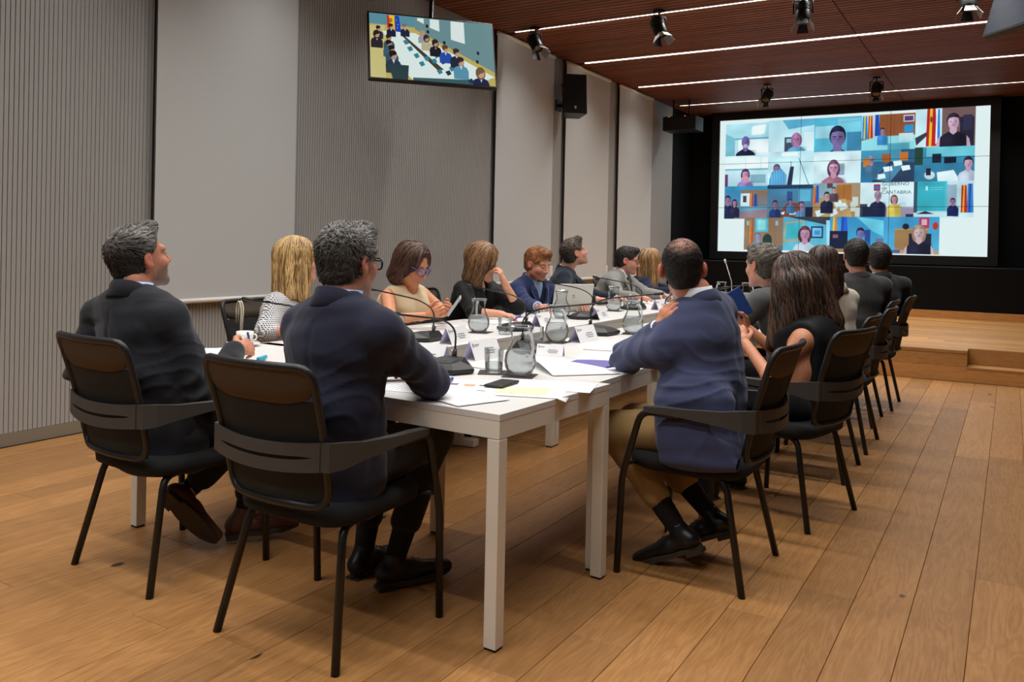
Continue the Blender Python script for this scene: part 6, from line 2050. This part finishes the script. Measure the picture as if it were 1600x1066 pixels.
pits = [(-1.685, 2.90, -.5, 'glass water pitcher nearest the camera, beside the water glass'),
        (-2.707, 4.16, 2.3, 'glass water pitcher with handle to the left, beside the phone woman'),
        (-2.115, 4.03, -.6, 'glass water pitcher on a dark coaster in the middle of the tables'),
        (-2.78, 5.36, 2.4, 'glass water pitcher in front of the silver laptop lid'),
        (-2.78, 6.28, 2.4, 'glass water pitcher before the cuffs of the man in light grey suit'),
        (-1.96, 4.72, -.6, 'glass water pitcher beside the raised sleeve of the blue blazer'),
        (-2.44, 8.10, 2.4, 'glass water pitcher at the far end, right of the blue blazer head'),
        (-2.20, 8.12, -.6, 'glass water pitcher at the far end behind the blue case')]
for k, (x, y, a, lab) in enumerate(pits):
    o = pj if k == 0 else copy_tree(pj)
    o.location = (x, y, TT + .003); o.rotation_euler = (0, 0, a + PI); tag(o, lab, 'pitcher', 'glass water pitchers')
gls = [(-1.812, 2.905, 'water glass nearest the camera, left of the pitcher'), (-2.93, 5.36, 'water glass left of the pitcher by the laptop'),
       (-2.115, 3.80, 'water glass left of the pitcher in the middle of the tables'), (-2.80, 6.62, 'water glass by the pitcher before the man in light grey'),
       (-3.02, 3.79, 'glass on the wooden tray beside the sleeve of the navy suit'), (-2.36, 8.14, 'water glass at the far end beside the pitcher'),
       (-2.53, 4.17, 'water glass half behind the pitcher of the phone woman'), (-2.85, 7.70, 'water glass far down the left-hand tables')]
for k, (x, y, lab) in enumerate(gls):
    o = pt if k == 0 else copy_tree(pt)
    o.location = (x, y, TT + .003); tag(o, lab, 'glass', 'water glasses on the tables')
cst = [(-1.685, 2.90, .3, 'dark paper coaster under the nearest pitcher'), (-1.812, 2.905, .5, 'dark paper coaster under the nearest water glass'), (-2.70, 4.17, .2, 'dark coaster under the pitcher by the phone woman'),
       (-2.115, 4.03, .1, 'dark coaster under the middle pitcher'), (-2.78, 6.30, .1, 'dark coaster under the pitcher before the light grey suit'), (-1.96, 4.72, .3, 'dark coaster under the pitcher beside the blue blazer sleeve')]
cm = MB().box((-.062, -.062, 0), (.062, .062, .002)).mesh('coaster', M['coaster'])
for x, y, a, lab in cst:
    o = link('coaster', cm); o.location = (x, y, TT); o.rotation_euler = (0, 0, a); tag(o, lab, 'coaster', 'dark coasters under pitchers and glasses')

# tent name cards: two leaning leaves, printed outside
def name_card():
    r = empty('name_card')
    L, hb, h = .105, .038, .085
    for s in (1, -1):
        m = MB()
        a, b = (-L, s * hb, 0), (L, s * hb, 0); c, d = (L, s * .0006, h), (-L, s * .0006, h)
        t = .0006
        vs = [a, b, c, d] + [(x, y - s * t, z) for x, y, z in (a, b, c, d)]
        fo = [(0, 1, 2, 3)] if s < 0 else [(3, 2, 1, 0)]
        fi = [(7, 6, 5, 4)] if s < 0 else [(4, 5, 6, 7)]
        m.add(vs, fo, 0); m.add(vs, fi, 1)
        lf = m.build('leaf', [M['paper'], M['paper_lilac']], r)
        g = MB()
        def bar(u0, u1, v0, v1):
            q = []
            for u, v in ((u0, v0), (u1, v0), (u1, v1), (u0, v1)):
                uu = u if s < 0 else 1 - u
                q.append((-L + 2 * L * uu, s * (hb + (.0006 - hb) * v) + s * .0006, h * v))
            g.add(q, [(0, 1, 2, 3)] if s < 0 else [(3, 2, 1, 0)])
        bar(.06, .10, .66, .86); bar(.12, .30, .76, .80); bar(.12, .27, .70, .73)
        bar(.45, .78, .50, .55); bar(.42, .82, .38, .43); bar(.46, .78, .26, .31)
        g.build('print', M['print_grey'], lf)
    return r
cards = [(-2.18, 2.955, HR, 'white tent name card behind the microphone with the red light'), (-2.53, 3.665, PI / 2, 'white tent name card beside the microphone of the blonde woman'),
         (-2.09, 3.25, -PI / 2, 'white tent name card left of the nearest water glass'), (-2.63, 4.80, PI / 2, 'white tent name card beyond the microphone of the phone woman'),
         (-2.03, 4.19, -PI / 2, 'white tent name card right of the middle pitcher'), (-2.55, 5.52, PI / 2, 'white tent name card beside the microphone by the laptop'),
         (-2.56, 6.75, PI / 2, 'white tent name card before the man in light grey suit'), (-1.885, 3.53, .15, 'low white card behind the nearest pitcher, seen from its plain side')]
nc = name_card()
for k, (x, y, a, lab) in enumerate(cards):
    o = nc if k == 0 else copy_tree(nc)
    o.location = (x, y, TT); o.rotation_euler = (0, 0, a + (.1 if k % 2 else -.06)); tag(o, lab, 'name card', 'white name cards on the tables')
    if k == 7: o.scale = (.62, .7, .62)

# sheets of paper
def sheet(cx, cy, w, l, rot, lab, z=0.0, curl=None, prints=(), m='paper', stack=1):
    o = None
    nx, ny = (10, 12) if curl else (1, 1)
    t = .0005 * stack + .0004
    vs = []; fs = []
    for top in (1, 0):
        for j in range(ny + 1):
            for i in range(nx + 1):
                u, v = i / nx, j / ny
                h = curl(u, v) if curl else 0
                vs.append(((u - .5) * w, (v - .5) * l, h + (t if top else 0)))
    K = (nx + 1) * (ny + 1)
    for j in range(ny):
        for i in range(nx):
            a = j * (nx + 1) + i
            fs.append((a, a + 1, a + nx + 2, a + nx + 1)); fs.append((K + a + nx + 1, K + a + nx + 2, K + a + 1, K + a))
    e = [i for i in range(nx + 1)] + [j * (nx + 1) + nx for j in range(1, ny + 1)] + [ny * (nx + 1) + i for i in range(nx - 1, -1, -1)] + [j * (nx + 1) for j in range(ny - 1, 0, -1)]
    for q in range(len(e)):
        a, b = e[q], e[(q + 1) % len(e)]
        fs.append((a, K + a, K + b, b))
    mb = MB().add(vs, fs, 0, bool(curl))
    me = mb.mesh('paper_sheet', M[m])
    o = link('paper_sheet', me); o.location = (cx, cy, TT + z); o.rotation_euler = (0, 0, rot)
    tag(o, lab, 'paper', 'papers lying on the tables')
    for (x0, y0, x1, y1, col) in prints:
        q = MB()
        zz = t + .0003
        q.add([(x0 * w - w / 2, y0 * l - l / 2, zz), (x1 * w - w / 2, y0 * l - l / 2, zz), (x1 * w - w / 2, y1 * l - l / 2, zz), (x0 * w - w / 2, y1 * l - l / 2, zz)], [(0, 1, 2, 3)])
        q.build('print', M[col], o)
    return o
M['pr_brown'] = mat('print_brown', srgb(116, 80, 76), .8); M['pr_dark'] = mat('print_dark', srgb(72, 68, 74), .8)
M['pr_tan'] = mat('print_tan', srgb(190, 150, 120), .8); M['pr_purple'] = mat('print_purple', srgb(140, 96, 130), .8)
M['pr_green'] = mat('print_green', srgb(208, 206, 172), .8, var=(30, .10)); M['pr_line'] = mat('print_line', srgb(176, 178, 186), .8)
M['purple_sheet'] = mat('purple_sheet', srgb(104, 98, 158), .8)
lines = [(.1, .1 + .07 * k, .86 if k % 3 else .6, .115 + .07 * k, 'pr_line') for k in range(11)]
sheet(-1.62, 2.375, .21, .297, 1.20, 'plain white sheet nearest the camera at the table corner', .0022, stack=4)
sheet(-1.70, 2.60, .21, .297, 1.95, 'white sheet printed with small photographs, beside the phone', .0008,
      prints=[(.30, .18, .44, .30, 'pr_brown'), (.42, .34, .54, .45, 'pr_dark'), (.34, .50, .56, .64, 'pr_tan'), (.40, .72, .60, .88, 'pr_purple')])
sheet(-1.92, 2.42, .21, .297, 1.75, 'white printed sheet under the right elbow of the man in navy suit', .0, prints=lines)
sheet(-1.475, 2.60, .297, .21, .35, 'white sheet with a pale green and grey chart, hanging over the table edge', .0014,
      curl=lambda u, v: -.012 * max(0, (u - .88) / .12) ** 2 * (1 - v * .5), m='paper')
o = sheet(-1.50, 2.60, .19, .13, .35, 'pale green and grey printed chart lying on a larger white sheet', .0024, m='pr_green')
sheet(-1.46, 2.77, .30, .21, .30, 'white sheet behind the green chart', .0006, prints=lines[:6])
sheet(-1.63, 3.22, .30, .42, .85, 'large white sheet curling up at one corner beside the nearest pitcher', .003,
      curl=lambda u, v: .045 * max(0, 1 - u * 1.6) ** 2 * v + .010 * math.sin(PI * v) * (1 - u))
sheet(-1.56, 3.46, .21, .30, -.25, 'purple sheet showing from under white papers by the blue sleeve', .0015, m='purple_sheet',
      curl=lambda u, v: .014 * math.sin(PI * v))
sheet(-1.60, 3.56, .21, .30, .10, 'white sheet bent over a purple one by the blue sleeve', .006, curl=lambda u, v: .020 * math.sin(PI * min(1, v * 1.1)) + .004, prints=())
sheet(-1.50, 3.34, .21, .29, .15, 'white printed sheet under the left elbow of the blue blazer', .0003, prints=lines)
sheet(-1.80, 4.05, .22, .40, .25, 'white folder sheet in front of the middle pitcher coaster', .0006, stack=8)
sheet(-3.16, 2.60, .21, .297, .7, 'white sheet left of the coffee cup', .0006, prints=lines)
sheet(-2.93, 2.42, .21, .297, .85, 'white sheet under the hand of the bearded man', .0016, stack=5)
sheet(-2.72, 2.36, .21, .297, .6, 'white sheet at the table edge between the two front men', .0003, prints=lines)
sheet(-2.95, 3.72, .21, .297, .35, 'white sheet before the blonde woman', .0006, prints=lines)
sheet(-3.02, 4.30, .21, .297, 1.45, 'white printed sheet under the hands of the phone woman', .0006, prints=lines)
sheet(-3.02, 4.78, .22, .31, 1.3, 'white pad under the hand of the woman in black blouse', .0008, stack=10, prints=lines)
sheet(-2.86, 5.06, .21, .297, 1.2, 'white sheet right of the hand of the woman in black blouse', .0006, prints=lines)
sheet(-2.98, 5.62, .21, .297, 1.1, 'white sheet read by the red-haired man', .0006, prints=lines)
sheet(-2.85, 6.95, .21, .297, 1.3, 'white sheet before the man looking up', .0006, prints=lines)
sheet(-2.95, 7.45, .21, .297, 1.5, 'white sheet under the sleeves of the light grey suit', .0006)
sheet(-1.75, 5.15, .21, .297, 1.5, 'white sheet on the right-hand tables before the grey-haired man', .0006, prints=lines)
sheet(-1.70, 6.10, .21, .297, 1.4, 'white sheet on the right-hand tables before the beige jacket', .0006, prints=lines)

# phone lying on the table
def phone(loc, rot, lab, name='mobile_phone', R=None, col='black_plastic', sz=(.038, .077, .0085), scr='black_trim'):
    r = empty(name, loc, 0, lab, 'phone')
    if R is None: R = Matrix.Rotation(rot, 3, 'Z')
    r.rotation_mode = 'QUATERNION'; r.rotation_quaternion = R.to_quaternion()
    MB().box((-sz[0], -sz[1], 0), (sz[0], sz[1], sz[2]), bev=.0035).build('case', M[col], r)
    MB().box((-sz[0] * .9, -sz[1] * .95, sz[2]), (sz[0] * .9, sz[1] * .95, sz[2] + .0006)).build('screen', M[scr], r)
    return r
phone((-1.62, 2.655, TT + .0042), .10, 'black mobile phone lying on the papers near the table corner')
M['phone_screen'] = emission('lit_phone_screen', srgb(206, 214, 226), .55)
def frame(d, n):
    d = Vector(d).normalized(); n = Vector(n); n = (n - d * n.dot(d)).normalized(); x = d.cross(n)
    return Matrix(((x.x, d.x, n.x), (x.y, d.y, n.y), (x.z, d.z, n.z)))
phone((-2.905, 4.195, .885), 0, 'light phone held up in both hands by the woman in sand-coloured top', R=frame((.42, .12, .62), (-.6, -.55, .5)), col='silver', sz=(.034, .070, .008), scr='phone_screen')
M['blue_case'] = mat('blue_case', srgb(34, 66, 128), .4); M['cyan_edge'] = mat('cyan_edge', srgb(110, 170, 196), .4)
r = phone((-1.235, 4.43, .985), 0, 'blue phone case held upright by the long-haired woman', R=frame((-.42, -.25, .86), (.55, -.75, .2)), col='blue_case', sz=(.040, .078, .010), scr='blue_case')

# pens
def pen(p0, p1, rad, m, lab, name='pen'):
    p0, p1 = Vector(p0), Vector(p1)
    r = empty(name, p0, 0, lab, 'pen')
    d = p1 - p0
    MB().tube([d * .0, d * .08, d * .72], [rad * .4, rad, rad], n=10).build('barrel', M[m], r)
    MB().tube([d * .72, d * .97, d], [rad * 1.12, rad * 1.12, rad * .7], n=10).build('cap', M[m], r)
    return r
pen((-1.775, 2.515, TT + .009), (-1.83, 2.635, TT + .009), .006, 'blue_pen', 'blue felt pen lying in front of the microphone with the red light')
pen((-2.735, 2.465, TT + .045), (-2.758, 2.455, TT + .135), .0045, 'blue_pen', 'blue ballpoint pen upright in the writing hand of the bearded man')
M['violet'] = mat('violet_pen', srgb(84, 70, 170), .4)
pen((-2.915, 4.905, TT + .006), (-2.86, 4.92, TT + .045), .005, 'violet', 'violet pen in the hand of the woman in black blouse')
M['cyan'] = mat('cyan_plastic', srgb(40, 160, 196), .4)
pen((-2.80, 2.60, TT + .012), (-2.76, 2.52, TT + .012), .009, 'cyan', 'cyan highlighter beside the sleeve of the navy suit', 'highlighter')

# coffee cup on a saucer
r = empty('coffee_cup', (-3.23, 2.86, TT), .4, 'white coffee cup on a saucer at the left end of the table', 'cup')
lathe_closed([(.0, .012), (.024, .012), (.036, .022), (.041, .046), (.042, .072)], [(.0, .018), (.023, .018), (.033, .026), (.038, .046), (.0395, .072)]).build('cup', M['ceramic'], r)
lathe_closed([(.0, .001), (.040, .001), (.075, .014)], [(.0, .006), (.038, .006), (.074, .0165)]).build('saucer', M['ceramic'], r)
MB().tube(rounded([(.040, 0, .06), (.062, 0, .058), (.060, 0, .034), (.038, 0, .030)], .012, 3), .0035, n=8).build('handle', M['ceramic'], r)
o = MB().box((-.085, -.03, .014), (-.035, .005, .019), bev=.002).build('sugar_sachet', M['paper'], r)
# wooden tray under the glass by the blonde woman
r = empty('wooden_tray', (-2.96, 3.74, TT), .3, 'small round-edged wooden tray beside the navy sleeve', 'tray')
MB().box((-.11, -.075, 0), (.11, .075, .003), bev=.001).build('tray', M['oak_stage'], r)
# silver laptop with its lid towards the camera
def laptop(loc, rot, lab, ang=1.92):
    r = empty('laptop', loc, rot, lab, 'laptop', 'open laptops on the left-hand tables')
    MB().box((-.16, -.225, 0), (.16, 0, .014), bev=.003).build('base', M['silver'], r)
    MB().box((-.14, -.12, .014), (.14, -.02, .0146)).build('keyboard', M['dark_plastic'], r)
    R = Matrix.Rotation(ang - PI / 2, 3, 'X')
    lid = MB().box((-.16, -.004, .0), (.16, .004, .225), bev=.002, rot=Matrix.Rotation(-(ang - PI / 2), 3, 'X'), at=(0, .004, .014)).build('lid', M['silver'], r)
    mk = MB().lathe([(.0, .0), (.014, 0), (.014, .001), (.0, .001)], n=16)
    RR = Matrix.Rotation(-(ang - PI / 2), 3, 'X')
    mk.v = [tuple(RR @ Vector((x, .0045 + z, y + .12)) + Vector((0, .004, .014))) for x, y, z in mk.v]
    mk.build('emblem', M['chrome'], lid)
    return r
laptop((-2.99, 5.93, TT), math.atan2(.17, .17) - PI + .0, 'open silver laptop with its blank lid towards the camera')
laptop((-2.86, 8.02, TT), -PI / 2 - .15, 'open silver laptop seen edge-on before the man in light grey suit', 2.1)
# ribbon hung over the chair of the blonde woman
r = empty('ribbon', (-3.81, 3.325, .905), 0, 'cream ribbon hanging over the back of the blonde woman\'s chair', 'ribbon')
for dx in (0, .016):
    MB().tube(rounded([(-.02, dx, -.12), (-.02, dx, -.02), (.0, dx, .014), (.022, dx, -.03), (.050, dx * .5 - .03, -.22)], .03, 4), .005, n=6, flat=((1, 0, 0), .35)).build('band', M['white_ribbon'], r)
# lime-green fruit in a glass at the far end
M['lime'] = mat('lime_green', srgb(176, 190, 40), .5)
for k, (x, y, z) in enumerate(((-2.60, 8.2, .025), (-2.55, 8.22, .025), (-2.575, 8.16, .068))):
    r = empty('lime', (x, y, TT + z), 0, ['green lime at the far end, left of a pitcher', 'green lime lying against the far pitcher', 'green lime on top of two others at the far end'][k], 'fruit', 'limes on the far table')
    m = MB(); m.ball((0, 0, 0), (.026, .026, .024), 0, 12, 8); m.build('fruit', M['lime'], r)
    MB().tube([(0, 0, .022), (.002, 0, .03)], .003, n=6).build('stem', M['khaki'], r)
